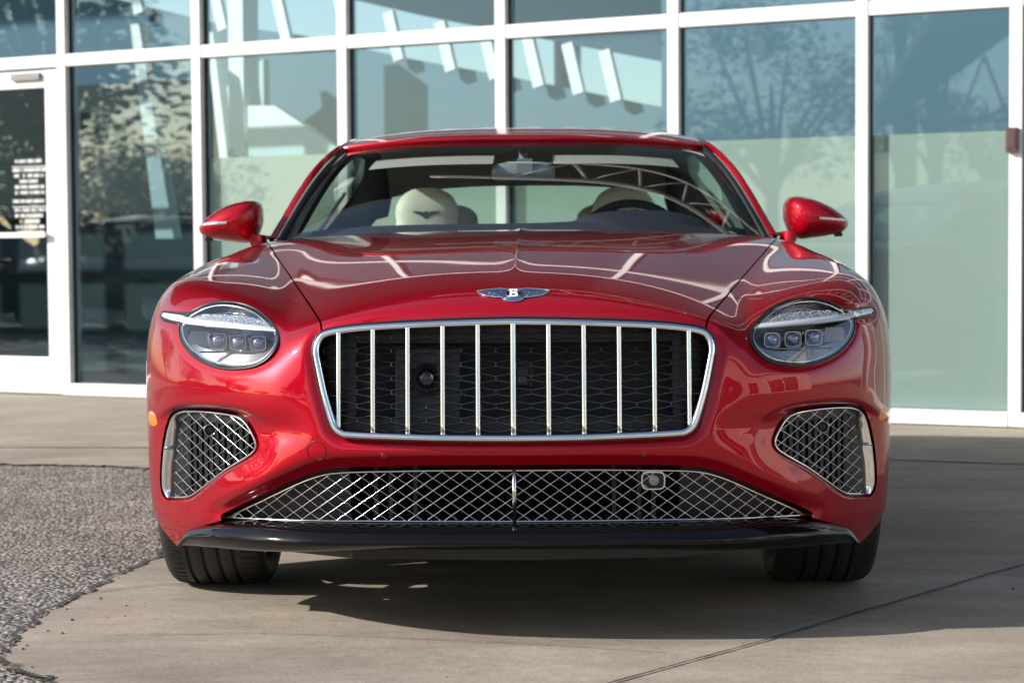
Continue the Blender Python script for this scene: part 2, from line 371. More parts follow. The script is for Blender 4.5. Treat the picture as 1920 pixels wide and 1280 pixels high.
def clip(Fs, flange, keep=None):
    """keep the part of the grid where every field is positive; cut edges get a return (flange) so panels have thickness"""
    F = np.stack(Fs); which = np.argmin(F, 0); F = np.min(F, 0)
    ok = F > 0; q = QUAD; c = ok[q].sum(1)
    full = q[c == 4]; part = q[(c > 0) & (c < 4)]
    verts = list(map(tuple, VB)); norms = list(map(tuple, nr)); faces = [tuple(t) for t in full]; cache = {}; edges = []
    def cut(i, j):
        k = (min(i, j), max(i, j))
        if k in cache: return cache[k]
        i, j = k; t = F[i]/(F[i]-F[j]); p = VB[i]+(VB[j]-VB[i])*t
        cache[k] = len(verts); verts.append(tuple(p)); n = nr[i]*(1-t)+nr[j]*t; norms.append(tuple(n/np.linalg.norm(n)))
        edgew[cache[k]] = which[j] if F[j] < 0 else which[i]
        return cache[k]
    edgew = {}
    for qd in part:
        for tri in ((qd[0], qd[1], qd[2]), (qd[0], qd[2], qd[3])):
            out = []; cc = []
            for a, b in zip(tri, (tri[1], tri[2], tri[0])):
                if ok[a]: out.append(a)
                if ok[a] != ok[b]:
                    m = cut(a, b); out.append(m); cc.append(m)
            if len(out) >= 3: faces.append(tuple(out))
            if len(cc) == 2 and cc[0] != cc[1]:
                edges.append((cc[0], cc[1]) if True else None)
    # flanges
    for a, b in edges:
        fl = flange.get(int(edgew[a]))
        if fl is None: continue
        base = len(verts); pa, pb = np.array(verts[a]), np.array(verts[b]); na, nb = np.array(norms[a]), np.array(norms[b])
        for p, n in ((pa, na), (pb, nb), (pb+fl(pb, nb), nb), (pa+fl(pa, na), na)): verts.append(tuple(p)); norms.append(None)
        faces.append((base, base+1, base+2, base+3))
        e1 = pb-pa; e2 = fl(pa, na); fn = np.cross(e1, e2); l = np.linalg.norm(fn); fn = fn/l if l > 1e-12 else na
        for k in range(4): norms[base+k] = tuple(fn)
    used = np.zeros(len(verts), bool)
    for f in faces:
        for i in f: used[i] = True
    # right half + mirrored left half
    idx = -np.ones(len(verts), int); V = []; Nn = []
    for i in np.nonzero(used)[0]: idx[i] = len(V); V.append(verts[i]); Nn.append(norms[i])
    F1 = [tuple(idx[i] for i in f) for f in faces]; n0 = len(V); mir = {}
    for i in range(n0):
        p = V[i]
        if abs(p[0]) < 1e-7: mir[i] = i
        else: mir[i] = len(V); V.append((-p[0], p[1], p[2])); n = Nn[i]; Nn.append((-n[0], n[1], n[2]))
    F2 = [tuple(mir[i] for i in f[::-1]) for f in F1]
    return V, F1+F2, Nn
def shell(name, m, Fs, flange, parent):
    V, F, Nn = clip(Fs, flange)
    me = bpy.data.meshes.new(name); me.from_pydata(V, [], F); me.update()
    o = link(name, me, m, parent)
    bad = me.validate()
    if len(me.vertices) == len(Nn): me.normals_split_custom_set_from_vertices(Nn)
    return o
def chamfer(P, w, d):
    def f(p, n):
        e = .002; x, z = abs(p[0]), p[2]
        q = sdpoly(P, np.array([x+e, x-e, x, x]), np.array([z, z, z+e, z-e])); g = np.array([q[0]-q[1], q[2]-q[3]]); g = g/max(np.linalg.norm(g), 1e-9)
        return np.array([-g[0]*w*np.sign(p[0]), d, -g[1]*w])
    return f
back = lambda d: (lambda p, n: np.array([-.12*d*np.sign(p[0])*0, d, 0]))
inn = lambda d: (lambda p, n: -n*d)
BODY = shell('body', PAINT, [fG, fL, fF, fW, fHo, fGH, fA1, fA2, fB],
             {0: back(.03), 1: back(.022), 2: chamfer(FOG, .0105, .030), 3: chamfer(LOWER, .013, .050), 4: inn(.02), 5: inn(.03), 6: lambda p, n: np.array([-.012*np.sign(p[0]), 0, 0]), 7: lambda p, n: np.array([-.012*np.sign(p[0]), 0, 0]), 8: lambda p, n: np.array([-.01*np.sign(p[0]), .02, .005])}, CAR)
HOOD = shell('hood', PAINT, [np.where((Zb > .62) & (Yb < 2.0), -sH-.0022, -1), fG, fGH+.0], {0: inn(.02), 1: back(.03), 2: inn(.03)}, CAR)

def lens_piece(name, m, sd, off, parent, x0, side):
    """a piece of the body surface inside an outline, pushed out by off"""
    global fL
    V, F, Nn = clip([np.where(front, -sd, -1)], {})
    V = np.array(V); Nn = np.array(Nn); V = V+Nn*off
    keep = V[:, 0]*side > 0; idx = np.cumsum(keep)-1
    F = [tuple(idx[i] for i in f) for f in F if all(keep[i] for i in f)]
    me = bpy.data.meshes.new(name); me.from_pydata([tuple(p) for p in V[keep]], [], F); me.update()
    o = link(name, me, m, parent); me.normals_split_custom_set_from_vertices([tuple(n) for n in Nn[keep]])
    return o

# ---------------------------------------------------------------- grille
def fyb(x, z): return surf_y(x, z, True)
def smooth_loop(a, n):
    for _ in range(n): a = (np.roll(a, 1, 0)+2*a+np.roll(a, -1, 0))/4
    return a
gx_, gz_ = GRILLE[:, 0], GRILLE[:, 1]
# inset outline by 7 mm for the frame centre line
def inset(P, d):
    a = np.roll(P, 1, 0); b = np.roll(P, -1, 0); t = b-a; t /= np.maximum(np.linalg.norm(t, axis=1, keepdims=True), 1e-9)
    n = np.stack([-t[:, 1], t[:, 0]], 1)
    area = np.sum(P[:, 0]*np.roll(P[:, 1], -1)-np.roll(P[:, 0], -1)*P[:, 1])
    return P+n*d*(1 if area > 0 else -1)
def resample(P, n, closed=True):
    Q = np.vstack([P, P[:1]]) if closed else P
    s = np.r_[0, np.cumsum(np.linalg.norm(np.diff(Q, axis=0), axis=1))]
    u = np.linspace(0, s[-1], n+1)[:-1] if closed else np.linspace(0, s[-1], n)
    return np.stack([np.interp(u, s, Q[:, k]) for k in range(Q.shape[1])], 1)
GRS = resample(GRILLE, 220)
GRI = inset(GRS, .008)
gy_frame = smooth_loop(surf_y(np.abs(GRS[:, 0]), GRS[:, 1], False), 6)-.004
gr_empty = None
mb = MB()
# flattened oval section for the chrome frame
def ring(mb, P2, Y, w, d, n=10, sec=None):
    """closed ring following P2 (x,z) at depth Y: section w wide in the plane, d deep"""
    m = len(P2); a = np.roll(P2, 1, 0); b = np.roll(P2, -1, 0); t = b-a; t /= np.maximum(np.linalg.norm(t, axis=1, keepdims=True), 1e-9)
    nn = np.stack([-t[:, 1], t[:, 0]], 1); vs = []
    for i in range(m):
        for k in range(n):
            an = 2*math.pi*k/n; u = math.cos(an)*w/2; v = math.sin(an)*d/2
            vs.append((P2[i, 0]+nn[i, 0]*u, Y[i]+v, P2[i, 1]+nn[i, 1]*u))
    mb.add(vs, [(i*n+k, i*n+(k+1) % n, ((i+1) % m)*n+(k+1) % n, ((i+1) % m)*n+k) for i in range(m) for k in range(n)])
ring(mb, GRI, gy_frame, .0175, .022, 12)
GRF = mb.build('grille_frame', CHROME, CAR, True, fixn=True)
mb = MB(); ring(mb, inset(GRS, -.0015), gy_frame+.008, .007, .02, 8); mb.build('grille_surround_seal', SEAL, CAR, True, fixn=True)
def gplane(x, z):   # plane on which the grille bars stand
    return plan(np.abs(x))*.95+.012+.11*np.maximum(z-.52, 0)
GRIN = inset(GRS, .014)
def zspan(P, x):
    zs = []
    for i in range(len(P)):
        a, b = P[i], P[(i+1) % len(P)]
        if (a[0]-x)*(b[0]-x) < 0: zs.append(a[1]+(b[1]-a[1])*(x-a[0])/(b[0]-a[0]))
    return (min(zs), max(zs)) if zs else None
BARX = [i*.0838 for i in range(-5, 6)]
for i, bx in enumerate(BARX):
    z0, z1 = zspan(GRI, bx+1e-4); m = MB(); w = .0114 if i != 5 else .0134
    zz = np.linspace(z0-.004, z1+.002, 24); yy = gplane(np.full(24, bx), zz)
    prof = [(-.40, .034), (-.5, .008), (-.46, .0025), (-.36, .0008), (-.12, 0), (.12, 0), (.36, .0008), (.46, .0025), (.5, .008), (.40, .034)]
    G = [[(bx+u*w, y+v-.006, z) for u, v in prof] for y, z in zip(yy, zz)]
    m.grid(G); m.build('grille_bar', CHROME, CAR, True, fixn=False)
# black honeycomb behind the bars
m = MB(); pitch = .0838; hv = .0332; k0 = .0045
def seg(mb, a, b, fy, r, P, n=4, step=.008):
    """wire from a to b in (x,z), kept inside outline P"""
    a = np.array(a); b = np.array(b); L = np.linalg.norm(b-a); q = max(int(L/step), 2)
    T = np.linspace(0, 1, q+1)[:, None]; pts = a+(b-a)*T
    ins = sdpoly(P, pts[:, 0], pts[:, 1]) < 0
    run = []
    for p, i_ in zip(pts, ins):
        if i_: run.append(p)
        else:
            if len(run) > 1: flush(mb, run, fy, r, n)
            run = []
    if len(run) > 1: flush(mb, run, fy, r, n)
def flush(mb, run, fy, r, n):
    R = np.array(run); y = fy(R[:, 0], R[:, 1]); mb.tube([(x, yy, z) for (x, z), yy in zip(R, y)], r, n, cap=False)
gback = lambda x, z: gplane(x, z)+.026
for c in range(-12, 13):
    xc = c*pitch/2; ph = 0 if c % 2 == 0 else .5
    for r_ in range(-1, 11):
        zc = .482+(r_+ph)*hv
        seg(m, (xc, zc-k0), (xc, zc+k0), gback, .0019, GRIN, step=.004)
        for s in (-1, 1):
            seg(m, (xc, zc+k0), (xc+s*pitch/2, zc+hv/2-k0), gback, .0018, GRIN)
m.build('grille_mesh', MESHB, CAR)
def backing(name, P, fy, mt, parent, th=.004, n=160):
    q = MB(); pp = resample(P, n); q.prism([tuple(p) for p in pp], fy, th); return q.build(name, mt, parent)
backing('grille_backing', GRIN, lambda x, z: gplane(x, z)+.085, DARK, CAR)
# duct panels behind the mesh
m = MB()
def panel(mb, x0, x1, z0, z1, off):
    zz = [z0, z1]; xs_ = np.linspace(x0, x1, 5)
    mb.grid([[(x, float(gplane(np.array(x), np.array(z)))+off, z) for x in xs_] for z in zz])
for a_ in ((-.45, -.382, .54, .74, .055), (.382, .45, .54, .74, .055), (-.42, .42, .494, .535, .050), (-.43, .43, .715, .765, .058), (-.285, -.13, .535, .70, .052)):
    m = MB(); panel(m, *a_); m.build('duct_panel', PLAST, CAR)
# radar dome
gcx, gcz = -.2078, .631
y0 = float(gplane(np.array(gcx), np.array(gcz)))+.02
rd = MB(); rd.lathe([(.037, .03), (.037, .0), (.0355, -.003), (.033, .0), (.031, .012), (.022, .016)], (gcx, y0, gcz), n=40)
RD = rd.build('radar_housing', PLAST, CAR, True, fixn=True); sharp(RD, 50)
dm = MB(); dm.lathe([(.022*math.sin(a), .012-.018*math.cos(a)) for a in np.linspace(1.55, .02, 9)], (gcx, y0, gcz), n=32); dm.build('dome', BLACK_E, RD, True, fixn=True)
# forward camera
gc = MB(); gy_ = float(gplane(np.array(.022), np.array(.634)))+.028
gc.box((.022, gy_+.02, .636), (.030, .03, .050)); gc.box((.028, gy_+.03, .640), (.040, .012, .066))
GC = bevel(gc.build('front_camera', PLAST, CAR), .006, 3)
g2 = MB(); g2.lathe([(.0095, .004), (.0095, -.004), (.007, -.004), (.006, 0), (.001, -.002)], (.020, gy_-.0005, .628), n=20); g2.build('camera_lens', BLACK_E, GC, True, fixn=True)
g3 = MB(); g3.lathe([(.013, .02), (.013, 0), (.010, 0), (.010, .01), (.001, .01)], (-.128, y0+.02, .588), n=20); g3.build('towing_socket', PLAST, CAR, True, fixn=True)

# ---------------------------------------------------------------- lower intake
yl = lambda x, z: fascia(x, z)+.040
LWS = resample(LOWER, 300)
m = MB(); P3 = inset(LWS, .002); Y3 = yl(np.abs(P3[:, 0]), P3[:, 1]); ring(m, P3, Y3, .0055, .008, 6)
zc0, zc1 = .2868, .4132; m.bar((0, float(yl(np.array(0.), np.array(zc0)))-.003, zc0), (0, float(yl(np.array(0.), np.array(zc1)))-.003, zc1), .0085, .007, (0, -1, 0))
m.build('lower_intake_frame', WIRE, CAR, True, fixn=True)
m = MB(); dx, dz = .0432, .0305
def diamonds(mb, P, fy, x0, x1, z0, z1, dx, dz, ox, oz, r):
    sl = dz/dx; n = int((x1-x0)/dx)+int((z1-z0)/dz)+6
    for sgn in (1, -1):
        for k in range(-n, n):
            xa, xb = x0-.02, x1+.02
            za = oz+k*dz+sgn*sl*(xa-ox); zb_ = oz+k*dz+sgn*sl*(xb-ox)
            seg(mb, (xa, za), (xb, zb_), fy, r, P)
LIN = inset(LWS, .002)
for sx in (1, -1):
    xs0, xs1 = (0, .74) if sx > 0 else (-.74, 0)
    diamonds(m, LIN, yl, xs0, xs1, .26, .42, dx, dz, 0, .2865, .0013)
m.build('lower_intake_mesh', WIRE, CAR, True)
backing('lower_intake_backing', inset(LWS, -.006), lambda x, z: fascia(x, z)+.13, DARK, CAR, n=200)
# vertical duct ribs and side blanking panels seen through the mesh
for sx in (-1, 1):
    m = MB(); m.grid([[(sx*x, float(fascia(np.array(x), np.array(z)))+.085, z) for x in np.linspace(.40, .70, 8)] for z in (.272, .41)]); m.build('duct_panel', PLAST, CAR)
    for x in (.24, .30, .335): m = MB(); m.box((sx*x, .115, .35), (.010, .03, .125)); m.build('duct_rib', PLAST, CAR)
# camera in the lower intake
cx, cz = .3325, .3838; cy = float(yl(np.array(cx), np.array(cz)))-.004
P = []
for k in range(40):
    a = 2*math.pi*k/40; c_, s_ = math.cos(a), math.sin(a); P.append((cx+.027*abs(c_)**.5*math.copysign(1, c_), cz+.0205*abs(s_)**.5*math.copysign(1, s_)))
P = np.array(P); m = MB(); ring(m, P, np.full(40, cy-.002), .006, .010, 6); m.prism([tuple(p) for p in P], lambda x, z: np.full(np.shape(x), cy+.004), .03, 1)
NC = m.build('night_camera', [CHROME, PLAST], CAR, True, fixn=True); sharp(NC, 40)
m = MB(); m.lathe([(.0125, .002), (.0125, -.004), (.011, -.005), (.0085, -.005), (.006, -.0065), (.0005, -.007)], (cx+.002, cy+.004, cz), n=24); m.build('camera_lens', mat('grey_lens', (.25, .25, .22), .15, coat=1), NC, True, fixn=True)

# ---------------------------------------------------------------- side intakes
FGS = resample(FOG, 180)
for side in (-1, 1):
    yf = lambda x, z: fascia(x, z)+.026
    P = FGS.copy(); m = MB(); Pi = inset(P, .0015); Y = smooth_loop(yf(Pi[:, 0], Pi[:, 1]), 3); Q = Pi.copy(); Q[:, 0] *= side
    ring(m, Q, Y, .0055, .008, 6)
    FR = m.build('side_intake_frame', CHROME, CAR, True, fixn=True)
    m = MB(); PM = P.copy(); PM[:, 0] *= side
    fys = lambda x, z: fascia(np.abs(x), z)+.029
    # mesh pitch grows with x because the panel wraps round the corner
    def wire(a, b):
        a = np.array(a); b = np.array(b); T = np.linspace(0, 1, 60)[:, None]; pts = a+(b-a)*T; ins = sdpoly(FOG, pts[:, 0], pts[:, 1]) < -.001; run = []
        ins &= pts[:, 0] < np.interp(pts[:, 1], [.30, .36, .45, .53], [.897, .893, .878, .862])
        for p, i_ in zip(pts, ins):
            if i_: run.append((side*p[0], p[1]))
            else:
                if len(run) > 1: flush(m, run, fys, .00115, 4)
                run = []
        if len(run) > 1: flush(m, run, fys, .00115, 4)
    dxf, dzf = .046, .0312
    for k in range(-16, 30):
        for sgn in (1, -1):
            wire((.62, .29+k*dzf-sgn*.1), (.96, .29+k*dzf-sgn*.1+sgn*.34*dzf/dxf))
    m.build('side_intake_mesh', WIRE, FR, True)
    PB = inset(P, -.004); PB[:, 0] *= side
    backing('side_intake_backing', PB, lambda x, z: fascia(np.abs(x), z)+.085, DARK, CAR, n=120)
    m = MB()
    for x in np.arange(.662, .86, .0175):
        sp = zspan(P, x)
        if sp is None: continue
        z0, z1 = sp[0]+.004, min(sp[1]-.02, .512)
        y = float(fascia(np.array(x), np.array((z0+z1)/2)))+.045; y0_, y1_ = float(fascia(np.array(x), np.array(z0)))+.045, float(fascia(np.array(x), np.array(z1)))+.045
        m.bar((side*x, y0_, z0), (side*x, y1_, z1), .008, .02, (0, -1, 0))
    m.build('intake_slat', SLAT, CAR)
    # blanking panel towards the outside
    m = MB(); G = [[(side*x, float(fascia(np.array(x), np.array(z)))+.038, z) for x in np.linspace(.835, .92, 6)] for z in np.linspace(.30, .528, 8)]; m.grid(G); m.build('intake_blank', PLAST, CAR, True)
    m = MB(); G = [[(side*x, float(fascia(np.array(x), np.array(z)))+.040, z) for x in np.linspace(.66, .92, 8)] for z in (.508, .5335)]; m.grid(G); m.build('intake_blank', PLAST, CAR, True)
    # chrome blade along the outer edge
    zz = np.linspace(.302, .516, 30); G = []
    for z in zz:
        xo = float(np.interp(z, [.2998, .3026, .3275, .3714, .4278, .481, .509, .5255], [.905, .922, .9306, .9284, .9210, .9069, .8935, .869]))-.004
        wd = float(np.interp(z, [.30, .33, .42, .49, .517], [.022, .036, .038, .030, .012])); row = []
        for k, u in enumerate(np.linspace(0, 1, 8)):
            x = xo-wd*u; row.append((side*x, float(fascia(np.array(xo-wd*.2), np.array(z)))+.012-.012*math.sin(math.pi*(u*.8+.2))+wd*u*-.55*0-.10*u*wd, z))
        G.append(row)
    m = MB(); m.grid(G); m.build('chrome_blade', CHROME, FR, True)
    # light guide line and washer nozzle on the blade
    m = MB(); m.box((side*.903, float(fascia(np.array(.903), np.array(.43)))+.006, .43), (.026, .012, .003)); m.build('blade_joint', CHROME_D, FR)
    # round sensor
    sx_, sz2 = side*.7685, .490; sy = float(fys(np.array(sx_), np.array(sz2)))
    m = MB(); m.lathe([(.0165, .012), (.0165, -.004), (.0150, -.0065), (.0125, -.005), (.0115, .002)], (sx_, sy, sz2), n=28); PS = m.build('side_sensor', CHROME_D, CAR, True, fixn=True)
    m = MB(); m.lathe([(.0115, .002), (.010, -.002), (.0075, -.003), (.0005, -.0035)], (sx_, sy, sz2), n=24); m.build('sensor_face', PLAST, PS, True, fixn=True)

# ---------------------------------------------------------------- splitter
G = []
xs_ = np.concatenate([np.linspace(-.874, -.6, 26), np.linspace(-.58, .58, 40), np.linspace(.6, .874, 26)])
for x in xs_:
    ax = abs(x); y = float(plan(np.array(ax)))
    e = float(sstep(.74, .874, np.array(ax)))
    ztop = .2855-.006*(ax/.6)**2 if ax < .64 else float(np.interp(ax, [.64, .74, .80, .845, .862, .874], [.2765, .262, .244, .226, .210, .186]))
    zlip = float(np.interp(ax, [0, .3, .6, .75, .845, .874], [.251, .249, .240, .231, .212, .181])); zbot = float(np.interp(ax, [0, .3, .55, .75, .874], [.228, .225, .209, .197, .177]))
    yl_ = y-.034+.034*e
    G.append([(x, y+.055, ztop), (x, y+.012, ztop-.004), (x, yl_+.022, (ztop+zlip)/2+.008), (x, yl_+.004, zlip+.008), (x, yl_, zlip), (x, yl_+.004, zlip-.008), (x, yl_+.016, (zlip+zbot)/2), (x, yl_+.035, zbot), (x, yl_+.10, zbot-.004), (x, yl_+.22, zbot-.006)])
m = MB(); m.grid(G, flip=True)
SPL = m.build('front_splitter', mat('splitter_gloss_black', (.004, .004, .005), .07, spec=.28), CAR, True); subdiv(SPL, 1)
# underbody
m = MB()
def slab(mb, poly, z0, z1):
    n = len(poly); t = tessellate_polygon([[Vector((p[0], p[1], 0)) for p in poly]])
    mb.add([(p[0], p[1], z0) for p in poly]+[(p[0], p[1], z1) for p in poly], [tuple(q) for q in t]+[tuple(i+n for i in q) for q in t]+[(i, (i+1) % n, n+(i+1) % n, n+i) for i in range(n)])
slab(m, [(-.80, .42), (-.4, .16), (0, .12), (.4, .16), (.80, .42), (.60, .5), (.60, 1.36), (.92, 1.40), (.92, 3.3), (.62, 3.35), (.62, 4.2), (.85, 4.3), (.75, 4.7), (-.75, 4.7), (-.85, 4.3), (-.62, 4.2), (-.62, 3.35), (-.92, 3.3), (-.92, 1.40), (-.60, 1.36), (-.60, .5)], .185, .26)
for x in (-.14, .12, -.33, .36): m.box((x, .30, .182), (.012, .03, .02))
m.build('underbody', PLAST, CAR)
# wheel-arch liners
for side in (-1, 1):
    for yc in (.93, 3.778):
        m = MB(); G = []
        for a in np.linspace(-.15, math.pi+.15, 26):
            G.append([(side*x, yc+.386*math.cos(a), .352+.386*math.sin(a)) for x in (.58, .80, .955)])
        m.grid(G); m.add([(side*.58, yc+.386*math.cos(a), .352+.386*math.sin(a)) for a in np.linspace(-.15, math.pi+.15, 26)], [tuple(range(26))])
        m.build('wheel_arch_liner', DARK, CAR, True)

# ---------------------------------------------------------------- headlamps
LMS = resample(LAMP, 200)
def ly(off): return lambda x, z: surf_y(np.abs(x), z, False)+off
sdL_all = sdpoly(LAMP, AX, Zb)
for side in (-1, 1):
    HL = lens_piece('headlamp', LENS, sdL_all+.0065, .0015, CAR, 0, side)
    P = LMS*[side, 1]; Pm = LMS
    # black gasket ring
    Y = smooth_loop(surf_y(LMS[:, 0], LMS[:, 1], False), 4)
    m = MB(); Q = inset(LMS, .0030); ring(m, Q*[side, 1], Y+.003, .0072, .008, 8); m.build('lamp_gasket', SEAL, HL, True, fixn=True)
    # bowl
    cxl, czl = .722, .728; m = MB(); G = []
    for s, dpt in ((1., .010), (.97, .026), (.92, .030), (.90, .048), (.84, .050), (.81, .064), (.72, .066), (.68, .078), (.45, .080), (.02, .080)):
        ring_ = np.array([cxl, czl])+(LMS-[cxl, czl])*s
        yb = np.interp(s, [0, 1], [0, 1])*Y+(1-s)*.262
        G.append([(side*x, y+dpt, z) for (x, z), y in zip(np.vstack([ring_, ring_[:1]]), np.r_[yb, yb[:1]])])
    m.grid(G); m.build('lamp_bowl', BOWL, HL, True)
    # inner bright rim (oval only)
    OV = resample(crc(LAMP_E, 6, False), 120); OV = inset(OV, .0115); yo = smooth_loop(surf_y(OV[:, 0], OV[:, 1], False), 6)
    m = MB(); ring(m, OV*[side, 1], yo+.020, .0055, .014, 8); m.build('lamp_rim', CHROME, HL, True, fixn=True)
    # knurled lower bezel: crescent between the rim and an inner curve
    low = [p for p in OV if p[1] < .700]; low = sorted(low, key=lambda p: p[0]); m = MB(); G = []
    for p in low:
        u = (p[0]-.585)/(.86-.585); h = .026*max(math.sin(math.pi*min(max(u, 0), 1)), 0)**.7+.002
        y = float(surf_y(np.array(p[0]), np.array(p[1]), False))
        row = []
        for t in np.linspace(0, 1, 6): row.append((side*p[0], y+.014+.03*t, p[1]+h*t))
        G.append(row)
    m.grid(G); m.build('knurled_bezel', KNURL, HL, True)
    # light bar: blade from the inner end out through the horn
    zlo = lambda x: .739+.0150*((x-.58)/.30)+(.003 if x > .86 else 0)
    m = MB(); G = []
    for t in np.linspace(0, 1, 40):
        x = .583+t*(.941-.583); zb_ = zlo(x)
        if x > .87: zb_ = float(np.interp(x, [.87, .90, .941], [.7565, .7590, .7670]))
        zt = zb_+float(np.interp(x, [.58, .62, .80, .90, .941], [.008, .0115, .014, .0185, .0125]))
        ylo = float(surf_y(np.array(x), np.array(zb_), False)); yhi = float(surf_y(np.array(x), np.array(zt), False))
        if x < .87: G.append([(side*x, ylo+.040, zb_-.004), (side*x, ylo+.012, zb_), (side*x, ylo+.009, zb_+.003), (side*x, (ylo+yhi)/2+.011, (zb_+zt)/2), (side*x, yhi+.013, zt), (side*x, yhi+.04, zt+.001)])
        else: G.append([(side*x, ylo+.030, zb_-.001), (side*x, ylo+.010, zb_), (side*x, ylo+.006, zb_+.004), (side*x, (ylo+yhi)/2+.006, (zb_+zt)/2), (side*x, yhi+.006, zt), (side*x, yhi+.02, zt)])
    m.grid(G); m.build('daytime_light_bar', DRL, HL, True)
    # faceted crystal band above the bar
    m = MB(); nx, nz = 46, 7; G = []; rc = random.Random(8)
    for j in range(nz):
        row = []
        for i in range(nx):
            x = .602+i*(.846-.602)/(nx-1); v = j/(nz-1); top_ = float(np.interp(x, [.60, .63, .68, .74, .80, .846], [.005, .013, .018, .019, .016, .006])); z = zlo(x)+.0125+top_*v
            y = float(surf_y(np.array(x), np.array(z), False))+.018+.010*v
            row.append((side*x, y+rc.uniform(-.0022, .0022)+.0022*((i+j) % 2), z))
        G.append(row)
    m.grid(G); m.build('crystal_band', CRYST, HL)
    # three square projector units
    for k, (px_, pz_, sz3) in enumerate(((.634, .711, .019), (.690, .711, .020), (.748, .713, .021))):
        y = float(surf_y(np.array(px_), np.array(pz_), False))+.030; q = []
        for j in range(28):
            a = 2*math.pi*j/28; c_, s_ = math.cos(a), math.sin(a); q.append((side*px_+sz3*abs(c_)**.42*math.copysign(1, c_), pz_+sz3*.92*abs(s_)**.42*math.copysign(1, s_)))
        q = np.array(q); m = MB(); ring(m, q, np.full(28, y), .0028, .010, 6); m.prism([tuple(p) for p in q], lambda x, z: np.full(np.shape(x), y+.004), .03, 1)
        m.lathe([(sz3*.84*math.sin(a), -.013*math.cos(a)+.004) for a in np.linspace(1.5, .03, 7)], (side*px_, y, pz_), n=10, mi=1)
        pr = m.build('projector', [CHROME, PROJ], HL, True, fixn=True); sharp(pr, 40)
    m = MB()
    m.box((side*.812, float(surf_y(np.array(.812), np.array(.713), False))+.04, .713), (.050, .004, .045)); m.build('lamp_module', CHROME_D, HL)
    m = MB(); m.box((side*.700, float(surf_y(np.array(.70), np.array(.69), False))+.035, .6885), (.17, .012, .0035)); m.build('lamp_shelf', CHROME_D, HL)
    # amber side marker on the flank
    m = MB(); G = []
    for t in np.linspace(0, 1, 9):
        row = []
        for s in np.linspace(-1, 1, 9):
            y = .545+.038*s; z = .499+.0195*(2*t-1)*math.sqrt(max(1-abs(s)**3*.75, .05))
            xx = np.linspace(.7, 1.1, 801); fv = body(xx, np.full(801, y), np.full(801, z), True); x = xx[np.argmax(fv > 0)]
            row.append((side*(x+.0035*(1-max(abs(s), abs(2*t-1))**4)), y, z))
        G.append(row)
    m.grid(G, flip=side > 0); m.build('side_marker', ORANGE, CAR, True)
    # parking sensor
    for (x, z, r, nm) in ((.309, .454, .0105, 'parking_sensor'),):
        y = float(surf_y(np.array(x), np.array(z))); m = MB(); m.lathe([(r, .006), (r, -.0006), (r*.80, -.0012), (r*.76, .0012)], (side*x, y, z), n=24); ps = m.build(nm, SEAL, CAR, True, fixn=True)
        m = MB(); m.lathe([(r*.76, .0012), (r*.70, -.0008), (.0004, -.0012)], (side*x, y, z), n=24); m.build('sensor_face', PAINT, ps, True, fixn=True)
# tow-eye cover seam
q = [(-.4732+.0232*math.cos(2*math.pi*k/48), .460+.0232*math.sin(2*math.pi*k/48)) for k in range(48)]; q = np.array(q); m = MB()
m.tube([(x, y-.0002, z) for (x, z), y in zip(q, surf_y(np.abs(q[:, 0]), q[:, 1]))], .0011, 5, True); m.build('tow_cover_seam', SEAL, CAR, True)

# ---------------------------------------------------------------- winged badge on the hood
def on_hood(P, off):
    P = np.array(P); y = surf_y(np.abs(P[:, 0]), P[:, 1], False); n = grad(P[:, 0], y, P[:, 1]); return np.stack([P[:, 0], y, P[:, 1]], 1)+n*off
def badge(mb, poly, off, th, holes=(), mi=0):
    loops = [poly]+list(holes); t = tessellate_polygon([[Vector((p[0], p[1], 0)) for p in L_] for L_ in loops]); allp = [p for L_ in loops for p in L_]
    top = on_hood(allp, off+th); bot = on_hood(allp, off); n = len(allp); fs = [tuple(q) for q in t]; b = 0
    for L_ in loops:
        k = len(L_); fs += [(b+i, b+(i+1) % k, n+b+(i+1) % k, n+b+i) for i in range(k)]; b += k
    mb.add(list(top)+list(bot), fs, mi)
ez = .8290
WING = [(.018, .0105), (.030, .0125), (.050, .0115), (.070, .0095), (.0865, .0072), (.0845, .0040), (.078, .0005), (.070, -.0025), (.061, -.0046), (.052, -.0060), (.043, -.0070), (.034, -.0074), (.027, -.0078)]
BODYB = [(-.018, .0105), (0, .0135), (.018, .0105), (.027, -.0078), (.022, -.0125), (.014, -.0158), (.005, -.0172), (-.005, -.0172), (-.014, -.0158), (-.022, -.0125), (-.027, -.0078)]
m = MB()
for s in (-1, 1): badge(m, [(s*x, ez+z) for x, z in WING], .0004, .0026)
badge(m, [(x, ez+z) for x, z in BODYB], .0004, .0028)
BADGE = m.build('winged_badge', CHROME_SKY, CAR, fixn=True)
m = MB()
for s in (-1, 1):
    m.tube(list(on_hood([(s*x, ez+z) for x, z in WING], .0032)), .00095, 5)
    for j, (a, b) in enumerate((((.040, .0105), (.034, -.0055)), ((.047, .0098), (.044, .001)), ((.028, .0112), (.030, .004)), ((.036, .0018), (.060, .0030)), ((.030, -.004), (.052, -.002)))):
        m.tube(list(on_hood([(s*(a[0]+(b[0]-a[0])*t), ez+a[1]+(b[1]-a[1])*t) for t in np.linspace(0, 1, 5)], .0032)), .0005, 4)
    for p in WING[5:]: pass
    for t in np.linspace(0, 1, 13):
        i = 4+t*8; k = int(min(i, 11)); u = i-k; x = WING[k][0]*(1-u)+WING[k+1][0]*u; z = WING[k][1]*(1-u)+WING[k+1][1]*u
        c = on_hood([(s*x, ez+z)], .0028)[0]; m.lathe([(.0014*math.sin(a), -.0014*math.cos(a)) for a in np.linspace(.05, 3.1, 5)], tuple(c), n=6)
